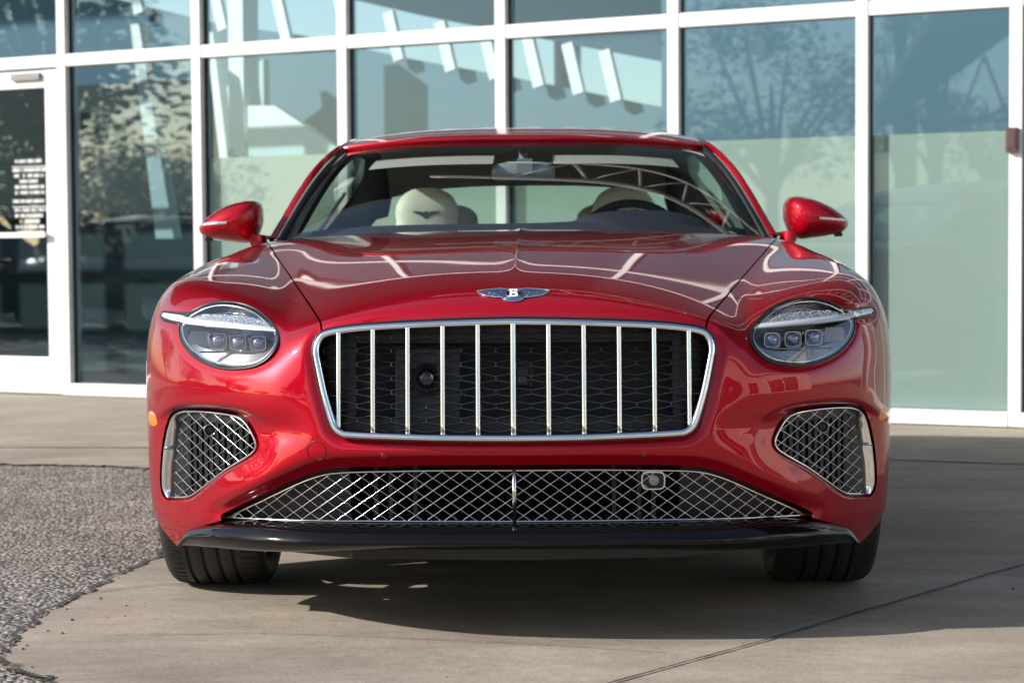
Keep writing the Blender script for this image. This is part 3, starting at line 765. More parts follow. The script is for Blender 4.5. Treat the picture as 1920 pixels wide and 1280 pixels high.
tail = [(.027*math.cos(a), -.0055+.0118*math.sin(a)) for a in np.linspace(math.pi*1.08, math.pi*1.92, 16)]
m.tube(list(on_hood([(x, ez+z) for x, z in tail], .0032)), .0009, 5)
m.tube(list(on_hood([(x*.86, ez+z*.80+.0002) for x, z in tail], .0034)), .0006, 5)
ov = [(.0185*math.cos(2*math.pi*k/36), .0012+.0098*math.sin(2*math.pi*k/36)) for k in range(36)]
m.tube(list(on_hood([(x, ez+z) for x, z in ov], .0036)), .0008, 5, True)
m.build('badge_edge', CHROME, BADGE, True)
m = MB(); badge(m, [(x, ez+z) for x, z in ov], .0030, .0007); m.build('badge_disc', BLACK_E, BADGE, fixn=True)
# letter B
def rr(cx, cz, a, b, p=2.6, n=20, ang=(0, 2*math.pi)):
    return [(cx+a*math.copysign(abs(math.cos(t))**(2/p), math.cos(t)), cz+b*math.copysign(abs(math.sin(t))**(2/p), math.sin(t))) for t in np.linspace(ang[0], ang[1], n, endpoint=ang[1]-ang[0] < 6)]
up = rr(.0012, .0056, .0086, .0040, 2.6, 12, (math.pi/2, -math.pi/2)); dn = rr(.0014, -.0024, .0098, .0046, 2.6, 12, (math.pi/2, -math.pi/2))
Bout = [(-.0115, .0096)]+up[:-1]+dn[1:]+[(-.0115, -.0070), (-.0115, -.0052), (-.0088, -.0046), (-.0088, .0074), (-.0115, .0080)]
h1 = rr(.0004, .0055, .0042, .0015, 2.6, 14); h2 = rr(.0006, -.0022, .0050, .0020, 2.6, 14)
m = MB(); badge(m, [(x, ez+z) for x, z in Bout], .0037, .0006, [[(x, ez+z) for x, z in h1], [(x, ez+z) for x, z in h2]]); m.build('badge_letter', WHITE_E, BADGE, fixn=True)

# bumper seam between the lamp and the hood line
for side in (-1, 1):
    x = np.linspace(.563, .650, 24); z = .8115-.0035*np.sin((x-.563)/.087*math.pi)
    m = MB(); m.tube([(side*a, b-.0001, c) for a, b, c in zip(x, surf_y(x, z), z)], .0007, 4); m.build('bumper_seam', SEAL, CAR, True)

# ---------------------------------------------------------------- greenhouse
rx_ = spl([1.93, 2.0, 2.2, 2.4, 2.62, 2.9, 3.2, 3.5, 3.85, 4.15], [.856, .838, .768, .703, .648, .618, .612, .632, .685, .745])
rz_ = spl([1.93, 2.0, 2.2, 2.4, 2.62, 2.9, 3.2, 3.5, 3.85, 4.15], [.968, 1.012, 1.172, 1.282, 1.345, 1.368, 1.350, 1.275, 1.13, .995])
rc_ = spl([2.2, 2.36, 2.5, 2.75, 3.0, 3.3, 3.5, 3.75], [1.285, 1.340, 1.370, 1.400, 1.404, 1.374, 1.325, 1.238])
yfr = lambda u: 2.36+.15*np.abs(u)**2.4
def roof(s, u, dz=0.):
    y = yfr(u)+(3.72-yfr(u))*s; xr = rx_(y)-.012; zr = rz_(y)-.004; zc = rc_(y)
    return np.stack([xr*u, y, zc-(zc-zr)*np.abs(u)**3+dz], -1)
U = np.linspace(-1, 1, 61); S = np.linspace(0, 1, 40)
SS, UU = np.meshgrid(S, U, indexing='ij')
RG = roof(SS, UU); m = MB(); m.grid(RG, flip=False)
# rolled front edge
fe = roof(np.zeros(61), U); m.grid(np.stack([fe+[0, .012, -.022], fe+[0, -.003, -.008], fe]), flip=False)
ROOF = m.build('roof', PAINT, CAR, True, fixn=False)
m = MB(); m.grid(roof(SS, UU*.97)+np.array([0, .02, -.035]), flip=True); m.build('headliner', CREAM2, CAR, True)
# windscreen
def base(u): return np.stack([.800*u, 1.615+.325*np.abs(u)**2.5, .978-.004*np.abs(u)], -1)
def top(u): return roof(np.zeros_like(u), u*.965)+np.array([0, .004, -.016])
def screen(s, u, off=0.):
    b = base(u); t = top(u); s_ = s[..., None]; p = b+(t-b)*s_
    return p+np.array([0, -.45, .89])*(.045*4*s*(1-s)*(1-.35*np.abs(u)**4)+off)[..., None]
SS2, UU2 = np.meshgrid(np.linspace(0, 1, 24), np.linspace(-1, 1, 61), indexing='ij')
m = MB(); m.grid(screen(SS2, UU2)); m.build('windscreen', GLASS_W, CAR, True)
# black border band and seal round the glass
m = MB()
for s0, s1 in ((-.04, .035),):
    a, b = np.meshgrid(np.linspace(s0, s1, 4), np.linspace(-1, 1, 61), indexing='ij'); m.grid(screen(a, b, -.003))
a, b = np.meshgrid(np.linspace(.965, 1.0, 4), np.linspace(-1, 1, 61), indexing='ij'); m.grid(screen(a, b, -.003))
for sd in (-1, 1):
    a, b = np.meshgrid(np.linspace(0, 1, 24), np.linspace(.955, 1.0, 4)*sd, indexing='ij'); m.grid(screen(a, b, -.003))
# sensor patch behind the mirror
a, b = np.meshgrid(np.linspace(.84, .99, 6), np.linspace(-.065, .065, 6), indexing='ij'); m.grid(screen(a, b, -.006))
m.build('windscreen_border', SEAL, CAR, True)
# A-pillars with seal strips
for side in (-1, 1):
    m = MB(); m2 = MB(); G = []; G2 = []
    for y, s in zip(np.linspace(1.95, 2.52, 26), np.linspace(0, 1, 26)):
        g = screen(np.array([s]), np.array([1.0]))[0]; o = np.array([float(rx_(y)), y, float(rz_(y))])
        a = g+(o-g)*.38; nrm = np.array([.45, -.45, .77]); row = []
        for t in np.linspace(0, 1, 7):
            p = a+(o-a)*t+nrm*(.010*math.sin(math.pi*min(t*.62+.30, 1))); row.append((side*p[0], p[1], p[2]))
        row.append((side*(o[0]-.004), o[1]+.03, o[2]-.018)); G.append(row)
        w = g+nrm*.001; v = a+nrm*.003; c = (w+v)/2+nrm*.008
        G2.append([(side*w[0], w[1], w[2]), (side*(w[0]*.7+c[0]*.3), w[1]*.7+c[1]*.3, w[2]*.7+c[2]*.3+.003), (side*c[0], c[1], c[2]), (side*v[0], v[1], v[2]), (side*v[0], v[1]+.01, v[2]-.02)])
    m.grid(G, flip=side < 0); m.build('windscreen_pillar', PAINT, CAR, True, fixn=False)
    m2.grid(G2, flip=side < 0); m2.build('pillar_seal', SEAL, CAR, True)
    # roof rail / quarter panel outside
    m = MB(); G = []
    for y in np.linspace(2.50, 4.16, 50):
        x, z = float(rx_(y)), float(rz_(y)); q = float(sstep(3.30, 3.42, np.array(y)))
        zl = .985+.015*float(sstep(2.6, 3.4, np.array(y))); xb = float(np.interp(y, [2.5, 3.1, 3.6, 4.0, 4.16], [.868, .868, .838, .765, .748]))
        dpt = .045*(1-q)+q*1.0; row = [(side*(x-.014), y, z-.003)]
        for t in np.linspace(0, 1, 8):
            f_ = t*(dpt if q > 0 else 1); full = z-zl
            zz = z-(.045*(1-q)+full*q)*t; xx = x+(xb-x)*((z-zz)/max(full, .02))**1.3
            row.append((side*min(xx, .90), y, zz))
        G.append(row)
    m.grid(G, flip=side > 0); m.build('quarter_panel', PAINT, CAR, True)
    # side windows
    m = MB(); G = []
    for y in np.linspace(1.99, 3.36, 30):
        x, z = float(rx_(y)), float(rz_(y)); xb = .860; zl = .985
        G.append([(side*(x-.008+(xb-.012-x)*t**1.2), y, z-.02-(z-.02-zl)*t) for t in np.linspace(0, 1, 7)])
    m.grid(G); m.build('side_window', GLASS_S, CAR, True)
    # inner trims: pillar, quarter, belt
    m = MB(); G = []
    for y in np.linspace(1.97, 3.9, 50):
        x, z = float(rx_(y)), float(rz_(y)); w = float(np.interp(y, [1.97, 2.3, 2.6, 3.0, 3.12, 3.4, 3.9], [.05, .06, .07, .075, .12, .34, .20]))
        zb_ = max(z-w, .97); xb = x+.16*(z-zb_)/.35
        G.append([(side*(x-.085), y+.02, z-.018), (side*(x-.035), y, z-.03), (side*(x-.028+(xb-x)*.5), y, (z-.02+zb_)/2), (side*(xb-.025), y, zb_)])
    m.grid(G); m.build('pillar_trim', NAVY, CAR, True)
    m = MB(); m.bar((side*.825, 2.06, .960), (side*.835, 3.5, .968), .04, .04); m.build('door_top_trim', NAVY, CAR)
    m = MB(); m.tube([(side*.872, y, .988) for y in np.linspace(2.0, 3.35, 8)]+[(side*.83, 3.40, 1.05), (side*.745, 3.43, 1.18)], .007, 6); m.build('window_trim', CHROME, CAR, True)
# rear window and deck
m = MB(); G = []
for t in np.linspace(0, 1, 12):
    y = 3.70+.47*t; w = (float(rx_(y))-.03); G.append([(w*u, y, 1.245-(1.245-1.015)*t**1.1+.01*math.sin(math.pi*t)-.012*u*u) for u in np.linspace(-1, 1, 21)])
m.grid(G); m.build('rear_window', GLASS_S, CAR, True)

# ---------------------------------------------------------------- interior
m = MB(); m.box((0, 3.0, .58), (1.5, 2.3, .04)); m.build('cabin_floor', NAVY, CAR)
m = MB(); G = []
for y, z in ((1.60, .90), (1.64, .968), (1.75, .985), (1.95, 1.018), (2.10, 1.030), (2.22, 1.022), (2.27, .99), (2.29, .90), (2.30, .62)):
    G.append([(x, y+.22*abs(x/.8)**3*(1 if y < 2.0 else .2), z-.030*abs(x/.8)**4+.016*math.exp(-((x-.38)/.22)**2)*(y > 1.9)) for x in np.linspace(-.80, .80, 33)])
m.grid(G); m.build('dashboard', NAVY, CAR, True)
m = MB(); G = []
for y, z in ((2.02, 1.02), (2.04, 1.055), (2.10, 1.072), (2.22, 1.066), (2.28, 1.0)):
    G.append([(.39+.22*u, y, z-.035*abs(u)**3) for u in np.linspace(-1, 1, 13)])
m.grid(G); m.build('instrument_hood', NAVY, CAR, True)
# steering wheel
SW = MB(); cwx, cwy, cwz = .385, 2.42, .952; tl = math.radians(24)
def swp(a, r, o=0.): return (cwx+r*math.cos(a), cwy+r*math.sin(a)*math.sin(tl)+o, cwz+r*math.sin(a)*math.cos(tl)*.92)
SW.tube([swp(2*math.pi*k/48, .182) for k in range(48)], .016, 8, True)
for a in (0.05, math.pi-.05, -math.pi/2): SW.tube([swp(a, .03, -.03), swp(a, .175)], .014, 6)
SW.lathe([(.001, -.06), (.05, -.055), (.062, -.03), (.05, .0)], (cwx, cwy, cwz), n=20)
SW.build('steering_wheel', NAVY, CAR, True, fixn=True)
# seats
def loft(mb, secs, n=20, p=2.6):
    """secs: (cx, cy, cz, half-width, half-depth) rounded sections stacked up"""
    G = []
    for cx, cy, cz, a, b in secs:
        row = []
        for k in range(n+1):
            t = 2*math.pi*k/n; c_, s_ = math.cos(t), math.sin(t)
            row.append((cx+a*math.copysign(abs(c_)**(2/p), c_), cy+b*math.copysign(abs(s_)**(2/p), s_), cz))
        G.append(row)
    mb.grid(G, flip=True); mb.add([tuple(r) for r in G[-1][:-1]], [tuple(range(n))])
for side in (-1, 1):
    m = MB(); sxx = side*.375
    loft(m, [(sxx, 2.62, .62, .25, .10), (sxx, 2.72, .80, .255, .085), (sxx, 2.80, .93, .235, .07), (sxx, 2.84, 1.01, .17, .06), (sxx, 2.85, 1.03, .13, .055),
             (sxx, 2.85, 1.045, .116, .055), (sxx, 2.853, 1.085, .121, .057), (sxx, 2.857, 1.115, .116, .055), (sxx, 2.86, 1.140, .102, .050), (sxx, 2.862, 1.158, .084, .042), (sxx, 2.863, 1.171, .060, .03), (sxx, 2.863, 1.179, .028, .015)], 28)
    m.box((sxx, 2.40, .66), (.50, .50, .16))
    st = m.build('front_seat', CREAM, CAR, True); sharp(st, 50)
    m = MB(); yq = 2.795
    wing = [(0, -.016), (.008, -.014), (.014, -.006), (.022, -.003), (.034, .002), (.047, .008), (.053, .0125), (.040, .0125), (.018, .011), (.010, .008), (.005, .0115), (0, .012)]
    for s in (-1, 1): m.prism([(sxx+s*x, 1.077+z) for x, z in wing], lambda x, z: np.full(np.shape(x), yq-.001), .004)
    m.build('stitched_wing_emblem', BLACK_E, st)
    m = MB(); loft(m, [(side*.335, 3.52, .70, .24, .09), (side*.335, 3.56, .95, .22, .07), (side*.335, 3.58, 1.03, .135, .05), (side*.335, 3.58, 1.09, .125, .045), (side*.335, 3.585, 1.115, .10, .04), (side*.335, 3.585, 1.13, .06, .025)], 22)
    m.build('rear_seat', CREAM, CAR, True)
    m = MB(); a, b = np.meshgrid(np.linspace(.80, .95, 5), np.linspace(.15, .80, 14)*side, indexing='ij'); G = screen(a, b, -.035)
    G[:, :, 2] -= .01; m.grid(G); m.build('sun_visor', mat('visor_cloth', (.34, .33, .30), .8) if 'visor_cloth' not in MATS else MATS['visor_cloth'], CAR, True)
m = MB(); m.box((0, 3.85, .985), (1.35, .55, .03)); m.build('parcel_shelf', NAVY, CAR)
# rear-view mirror
m = MB(); q = []
for t in np.linspace(0, 1, 8):
    s_ = math.sin(math.pi*.5*min(1, t*1.0)); q.append((t, s_))
G = []
for i, t in enumerate(np.linspace(0, 1, 7)):
    sc = math.cos(t*math.pi/2)**.45 if t < 1 else .02
    G.append([(.112*sc*abs(math.cos(a))**.55*math.copysign(1, math.cos(a)), 2.265-.028*t, 1.212+.034*sc*abs(math.sin(a))**.55*math.copysign(1, math.sin(a))) for a in np.linspace(0, 2*math.pi, 29)])
m.grid(G, flip=True); m.box((.005, 2.262, 1.232), (.055, .05, .050))
m.tube([(0, 2.265, 1.245), (0, 2.28, 1.265), (0, 2.30, 1.285)], .016, 8)
RM = m.build('interior_mirror', mat('mirror_housing', (.22, .25, .285), .25, coat=.4), CAR, True); sharp(RM, 45)
m = MB(); m.prism([(.10*abs(math.cos(a))**.55*math.copysign(1, math.cos(a)), 1.220+.027*abs(math.sin(a))**.55*math.copysign(1, math.sin(a))) for a in np.linspace(0, 2*math.pi, 33)[:-1]], lambda x, z: np.full(np.shape(x), 2.268), .003); m.build('mirror_glass', MIRR, RM)

# ---------------------------------------------------------------- door mirrors (left-photo outline, mirrored)
MO = crc([(.885, 1.030), (.882, 1.070), (.888, 1.098), (.905, 1.112), (.940, 1.113), (.985, 1.103), (1.030, 1.083), (1.072, 1.055), (1.095, 1.033), (1.099, 1.015), (1.090, .998), (1.062, .984), (1.03, .978), (.985, .972), (.935, .968), (.905, .985)], 5)
MO = resample(MO, 90); mc = np.array([.965, 1.045])
for side in (-1, 1):
    G = []
    for s, d in ((.94, .085), (1.0, .075), (1.0, .045), (.985, .022), (.95, -.002), (.88, -.028), (.78, -.048), (.62, -.065), (.42, -.076), (.2, -.081), (.01, -.082)):
        P = mc+(MO-mc)*s; row = []
        for x, z in np.vstack([P, P[:1]]):
            y = 1.985+d+.10*max(x-.90, 0)**1.0*.55*1.0
            row.append((side*x, y, z))
        G.append(row)
    m = MB(); m.grid(G, flip=side < 0); m.add([G[0][i] for i in range(90)], [tuple(range(90))])
    # neck and foot
    N_ = []
    for (x, y, z, a, b) in ((.905, 2.00, 1.000, .040, .045), (.897, 2.00, .975, .034, .042), (.886, 2.00, .955, .032, .045), (.868, 2.0, .935, .045, .06), (.845, 2.0, .918, .07, .08)):
        N_.append([(side*(x+a*math.cos(t)), y+b*math.sin(t), z+.006*math.cos(t)) for t in np.linspace(0, 2*math.pi, 25)])
    m.grid(N_, flip=side < 0)
    DM = m.build('door_mirror', PAINT, CAR, True, fixn=True); sharp(DM, 60)
    # turn-signal strip
    m = MB(); G = []
    for t in np.linspace(0, 1, 16):
        x = .985+t*.100; z = 1.0365-.004*t
        sd = 1-min(np.linalg.norm((np.array([x, z])-mc))/.13, 1)**2; row = []
        for v in (-.0048, -.003, 0, .003, .0048):
            # depth of the shell at this point, by scale of the outline
            pts = mc+(MO-mc); ang = np.arctan2(pts[:, 1]-mc[1], pts[:, 0]-mc[0]); a0 = math.atan2(z+v-mc[1], x-mc[0]); k = np.argmin(np.abs(np.angle(np.exp(1j*(ang-a0)))))
            s = min(math.hypot(x-mc[0], z+v-mc[1])/np.linalg.norm(pts[k]-mc), .995)
            d = float(np.interp(s, [.01, .2, .42, .62, .78, .88, .95, .985, 1.0], [-.082, -.081, -.076, -.065, -.048, -.028, -.002, .022, .045]))
            y = 1.985+d+.10*max(x-.90, 0)*.55-.0035+.002*(abs(v)/.0048)
            row.append((side*x, y, z+v))
        G.append(row)
    m.grid(G, flip=side > 0); m.build('turn_signal', mat('signal_lens', (.62, .62, .63), .12, .6, coat=1.) if 'signal_lens' not in MATS else MATS['signal_lens'], DM, True)
    m = MB(); m.box((side*1.062, 2.01, .984), (.026, .03, .014)); bevel(m.build('mirror_camera', PLAST, DM), .004)
    m = MB(); P = mc+(MO-mc)*.90; m.prism([(side*x, z) for x, z in P], lambda x, z: 2.072+.055*np.maximum(np.abs(x)-.90, 0), .002); m.build('mirror_glass', MIRR, DM)

# ---------------------------------------------------------------- wheels
def wheel(side, yc, width=.272, steer=0.):
    W = bpy.data.objects.new('wheel', None); COL.objects.link(W); W.parent = CAR; W.location = (side*.838, yc, .352); W.rotation_euler = (0, 0, steer)
    prof = []
    h = width/2; Rr = .352
    for x, r in ((-h*.80, .272), (-h*.92, .285), (-h*1.0, .305), (-h*1.01, .322), (-h*.965, .336), (-h*.88, .3455), (-h*.74, .350)): prof.append((r, x))
    for gx0 in (-.062, -.021, .021, .062):
        prof += [(.352, gx0-.0058), (.3515, gx0-.0052), (.344, gx0-.0040), (.344, gx0+.0040), (.3515, gx0+.0052), (.352, gx0+.0058)]
    for x, r in ((h*.74, .350), (h*.88, .3455), (h*.965, .336), (h*1.01, .322), (h*1.0, .305), (h*.92, .285), (h*.80, .272)): prof.append((r, x))
    m = MB(); m.lathe(prof, (0, 0, 0), 'x', 120)
    # shoulder sipes, part of the tread pattern
    for k in range(84):
        a = 2*math.pi*k/84
        for s in (-1, 1):
            m.tube([(s*h*u, (r+.0004)*math.cos(a+u*.05), (r+.0004)*math.sin(a+u*.05)) for u, r in ((.60, .3515), (.74, .350), (.88, .3455), (.965, .336), (1.0, .326))], .0014, 4, cap=False, mi=1)
    T = m.build('tyre', [RUBBER, DARK], W, True, fixn=True); sharp(T, 40)
    m = MB(); m.lathe([(.274, -h*.8), (.268, -h*.82), (.258, -h*.7), (.250, -.04), (.245, .05), (.258, h*.7), (.268, h*.84), (.274, h*.8)], (0, 0, 0), 'x', 64)
    for k in range(10):
        a = 2*math.pi*k/10; m.bar((side*.085, .05*math.cos(a), .05*math.sin(a)), (side*.10, .255*math.cos(a+.12), .255*math.sin(a+.12)), .030, .022, (1, 0, 0))
    m.lathe([(.001, side*.105), (.06, side*.10), (.075, side*.07), (.075, side*.02)], (0, 0, 0), 'x', 32)
    m.build('rim', ALLOY, W, True, fixn=True)
    m = MB(); m.lathe([(.06, -.02), (.20, -.02), (.20, .012), (.06, .012)], (0, 0, 0), 'x', 40); m.build('brake_disc', DARK, W)
    return W
for s in (-1, 1):
    wheel(s, .93); wheel(s, 3.778, .30)

# ================================================================ SETTING
def ground_mat(name, cols, sc, rough=.85, bump=(60, .4, .004), speck=None, streak=None):
    m = bpy.data.materials.new(name); m.use_nodes = True; nt = m.node_tree; N = nt.nodes; L = nt.links; b = N['Principled BSDF']; b.inputs['Roughness'].default_value = rough
    b.inputs['Specular IOR Level'].default_value = .3
    tc = N.new('ShaderNodeTexCoord')
    def noise(scale, det=6, rgh=.55, vec=None):
        n = N.new('ShaderNodeTexNoise'); n.inputs['Scale'].default_value = scale; n.inputs['Detail'].default_value = det; n.inputs['Roughness'].default_value = rgh
        L.new(vec or tc.outputs['Object'], n.inputs['Vector']); return n.outputs[0]
    cr = N.new('ShaderNodeValToRGB'); e = cr.color_ramp.elements; e[0].position = .28; e[1].position = .72; e[0].color = (*cols[0], 1); e[1].color = (*cols[1], 1)
    L.new(noise(sc), cr.inputs[0]); col = cr.outputs[0]
    def mulby(col, fac, lo, hi, a=.3, b_=.7):
        mr = N.new('ShaderNodeMapRange'); mr.inputs[1].default_value = a; mr.inputs[2].default_value = b_; mr.inputs[3].default_value = lo; mr.inputs[4].default_value = hi; L.new(fac, mr.inputs[0])
        v = N.new('ShaderNodeVectorMath'); v.operation = 'SCALE'; L.new(col, v.inputs[0]); L.new(mr.outputs[0], v.inputs['Scale']); return v.outputs[0]
    mp = N.new('ShaderNodeMapping'); mp.inputs['Scale'].default_value = (1.0, 3.2, 1); L.new(tc.outputs['Object'], mp.inputs[0])
    col = mulby(col, noise(2.6, 5, .6, mp.outputs[0]), .86, 1.12)
    if streak:
        mp2 = N.new('ShaderNodeMapping'); mp2.inputs['Scale'].default_value = (.5, 4, 1); mp2.inputs['Rotation'].default_value = (0, 0, .06); L.new(tc.outputs['Object'], mp2.inputs[0])
        col = mulby(col, noise(streak, 6, .6, mp2.outputs[0]), .90, 1.08)
    col = mulby(col, noise(28, 7, .75), .84, 1.15)
    col = mulby(col, noise(120, 5, .8), .70, 1.28)
    col = mulby(col, noise(.9, 5, .6), .84, 1.10)
    h = noise(bump[0], 6)
    if speck:
        v = N.new('ShaderNodeTexVoronoi'); v.inputs['Scale'].default_value = speck; L.new(tc.outputs['Object'], v.inputs['Vector'])
        sx = N.new('ShaderNodeSeparateColor'); L.new(v.outputs['Color'], sx.inputs[0]); col = mulby(col, sx.outputs[0], .38, 1.85, 0, 1)
        mr = N.new('ShaderNodeMapRange'); mr.inputs[1].default_value = .0; mr.inputs[2].default_value = .65; mr.inputs[3].default_value = 1; mr.inputs[4].default_value = 0; L.new(v.outputs['Distance'], mr.inputs[0])
        ad = N.new('ShaderNodeMath'); ad.operation = 'MULTIPLY_ADD'; ad.inputs[1].default_value = .5; L.new(h, ad.inputs[0]); L.new(mr.outputs[0], ad.inputs[2]); h = ad.outputs[0]
    else:
        # tiny dark pits and pale chips
        v = N.new('ShaderNodeTexVoronoi'); v.inputs['Scale'].default_value = 26; v.inputs['Randomness'].default_value = 1; L.new(tc.outputs['Object'], v.inputs['Vector'])
        mr = N.new('ShaderNodeMapRange'); mr.inputs[1].default_value = .03; mr.inputs[2].default_value = .055; mr.inputs[3].default_value = .35; mr.inputs[4].default_value = 1; L.new(v.outputs['Distance'], mr.inputs[0])
        sx = N.new('ShaderNodeSeparateColor'); L.new(v.outputs['Color'], sx.inputs[0])
        gt = N.new('ShaderNodeMath'); gt.operation = 'LESS_THAN'; gt.inputs[1].default_value = .80; L.new(sx.outputs[1], gt.inputs[0])
        mxx = N.new('ShaderNodeMath'); mxx.operation = 'MAXIMUM'; L.new(mr.outputs[0], mxx.inputs[0]); L.new(gt.outputs[0], mxx.inputs[1])
        vv = N.new('ShaderNodeVectorMath'); vv.operation = 'SCALE'; L.new(col, vv.inputs[0]); L.new(mxx.outputs[0], vv.inputs['Scale']); col = vv.outputs[0]
    bp = N.new('ShaderNodeBump'); bp.inputs['Strength'].default_value = bump[1]; bp.inputs['Distance'].default_value = bump[2]; L.new(h, bp.inputs['Height']); L.new(bp.outputs[0], b.inputs['Normal'])
    L.new(col, b.inputs['Base Color']); return m
ASPH = ground_mat('asphalt_aggregate', [(.15, .136, .121), (.215, .195, .175)], 3, .8, (90, .9, .008), speck=68)
CONC = ground_mat('concrete_slab', [(.250, .210, .168), (.345, .295, .238)], 1.7, .78, (70, .25, .003), streak=1.6)
WALK = ground_mat('sidewalk_concrete', [(.30, .257, .208), (.37, .32, .262)], 2.0, .85, (60, .3, .003))
GRASSM = ground_mat('verge_grass', [(.035, .055, .014), (.09, .10, .035)], 5, .9, (40, .8, .02))
def flat(name, poly, z, m, kind='structure'):
    q = MB(); t = tessellate_polygon([[Vector((p[0], p[1], 0)) for p in poly]]); q.add([(p[0], p[1], z) for p in poly], [tuple(i) for i in t])
    o = q.build(name, m, fixn=True)
    if o.data.polygons[0].normal.z < 0: o.data.flip_normals()
    return tag(o, kind=kind)
flat('ground', [(-300, -300), (300, -300), (300, 300), (-300, 300)], -.008, ASPH)
rnd = random.Random(5)
edge = []
base_e = [(-.80, -1.1), (-.92, -.60), (-1.02, -.34), (-1.12, -.24), (-1.18, -.14), (-1.215, .25), (-1.20, .70), (-1.14, 1.20), (-1.10, 1.65), (-1.08, 2.3), (-1.07, 3.0), (-1.30, 3.6), (-1.7, 4.0), (-2.4, 4.15), (-4, 4.2), (-9, 4.3), (-30, 4.6)]
be = crc(base_e, 40, False)
for x, y in be:
    k = .006 if y < 3.6 else .02
    edge.append((x+rnd.gauss(0, k*.6), y+rnd.gauss(0, k)))
flat('concrete_apron', edge+[(-30, 12), (16, 12), (16, -40), (-.2, -40), (-.5, -4.0)], 0, CONC)
# worn crumbs of asphalt along the edge
wk = lambda X, off: None
O_ = Vector((-.0345, 6.91, 0)); E_ = Vector((.8905, -.455, 0)).normalized(); NF = Vector((-E_.y*-1, 0, 0)); NF = Vector((E_.y, -E_.x, 0))   # NF points out towards the camera
FA = math.atan2(E_.y, E_.x)
def wp(s, n, z): p = O_+E_*s+NF*n; return (p.x, p.y, z)
MF = Matrix.Rotation(FA, 3, 'Z')
flat('sidewalk', [wp(-14, -.3, 0)[:2], wp(9, -.3, 0)[:2], wp(9, 1.5, 0)[:2], wp(2.0, 1.8, 0)[:2], wp(-.5, 2.6, 0)[:2], wp(-3.2, 3.75, 0)[:2], wp(-14, 5.5, 0)[:2]], .004, WALK)
# slab joints
JOINT = mat('joint_sealant', (.030, .028, .026), .9, vary=(30, .5)); JP = mat('pale_joint', (.17, .155, .135), .9, vary=(20, .4))
def joint(pts, w, m, z=.004, jit=.35, seed=1):
    r = random.Random(seed); P = []
    for (x0, y0), (x1, y1) in zip(pts[:-1], pts[1:]):
        n = max(int(math.hypot(x1-x0, y1-y0)/.02), 2); P += [(x0+(x1-x0)*i/n, y0+(y1-y0)*i/n) for i in range(n)]
    P.append(pts[-1]); q = MB(); G = []; d = 0
    for i, (x, y) in enumerate(P):
        a = P[max(i-1, 0)]; b = P[min(i+1, len(P)-1)]; t = Vector((b[0]-a[0], b[1]-a[1])).normalized(); nx, ny = -t.y, t.x
        d = d*.93+r.gauss(0, w*jit*.28); ww = w*(.55+.6*r.random()); G.append([(x+nx*(d-ww/2), y+ny*(d-ww/2), z), (x+nx*(d+ww/2), y+ny*(d+ww/2), z)])
    q.grid(G, flip=True); o = q.build('slab_joint', m)
    if o.data.polygons[0].normal.z < 0: o.data.flip_normals()
    return tag(o, kind='structure')
joint([(-.6, -1.35), (.24, -.385), (.62, .06), (1.02, .55), (1.51, 1.14), (3.2, 3.2), (4.2, 4.5)], .0085, JOINT, seed=2)
joint([(-1.19, .74), (-1.02, .88), (.0, 1.02), (1.05, 1.115), (1.33, .985), (2.2, .6)], .005, JOINT, seed=3)
joint([(-1.02, .16), (-.6, .17), (0, .03), (.35, -.10)], .004, JP, seed=4, jit=.2)
joint([(-1.1, 2.0), (-.5, 2.35), (.2, 2.7)], .006, JOINT, seed=6)
joint([(1.05, 3.05), (2.2, 2.9), (4, 2.7)], .005, JOINT, seed=7)
joint([tuple(p) for p in be if -1.0 < p[1] < 3.4], .018, mat('edge_gap', (.035, .032, .030), .95, vary=(25, .6)), seed=12, jit=.9)
# loose grit
m = MB(); r = random.Random(9)
for k in range(70):
    y = r.uniform(-.9, 1.9); x = -1.2+.05*math.sin(y*5)+abs(r.gauss(0, .10))-.02 if r.random() < .75 else r.uniform(-1.0, 2.0)
    s = r.uniform(.0012, .0035); M_ = Matrix.Rotation(r.uniform(0, 6), 3, 'Z') @ Matrix.Rotation(r.uniform(0, 6), 3, 'X'); m.box((x, y, s*.6), (s*2, s*1.4, s*1.3), M_)
tag(m.build('loose_grit', mat('grit', (.07, .066, .06), .9, vary=(30, .5))), 'scattered dark grit lying on the concrete apron', 'grit', kind='stuff')

# ---------------------------------------------------------------- showroom with its glass front
FRAME = mat('white_powder_coat', (.80, .80, .79), .35, vary=(6, .03))
GL_FACADE = glassmat('facade_glass', (.63, .78, .80), .095, 0., (.58, .82, .97))
GL_CLEAR = glassmat('clear_facade_glass', (.46, .60, .64), .16, 0., (.70, .88, 1.0))
GL_DOOR = glassmat('door_glass', (.35, .44, .46), .20, 0., (.75, .90, 1.0))
def filmmat():
    m = bpy.data.materials.new('frosted_film'); m.use_nodes = True; nt = m.node_tree; N = nt.nodes; L = nt.links; N.remove(N['Principled BSDF'])
    d = N.new('ShaderNodeBsdfDiffuse'); d.inputs[0].default_value = (.72, .66, .56, 1); t = N.new('ShaderNodeBsdfTranslucent'); t.inputs[0].default_value = (.74, .70, .60, 1)
    mx = N.new('ShaderNodeMixShader'); mx.inputs[0].default_value = .22; L.new(d.outputs[0], mx.inputs[1]); L.new(t.outputs[0], mx.inputs[2]); L.new(mx.outputs[0], N['Material Output'].inputs[0]); return m
FILM = filmmat()
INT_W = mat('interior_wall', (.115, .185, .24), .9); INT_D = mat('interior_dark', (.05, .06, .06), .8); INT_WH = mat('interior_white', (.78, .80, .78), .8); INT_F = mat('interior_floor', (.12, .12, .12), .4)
SB = empty('showroom_building', 'car showroom with a tall white framed glass front behind the coupe', 'building', tuple(O_), FA)
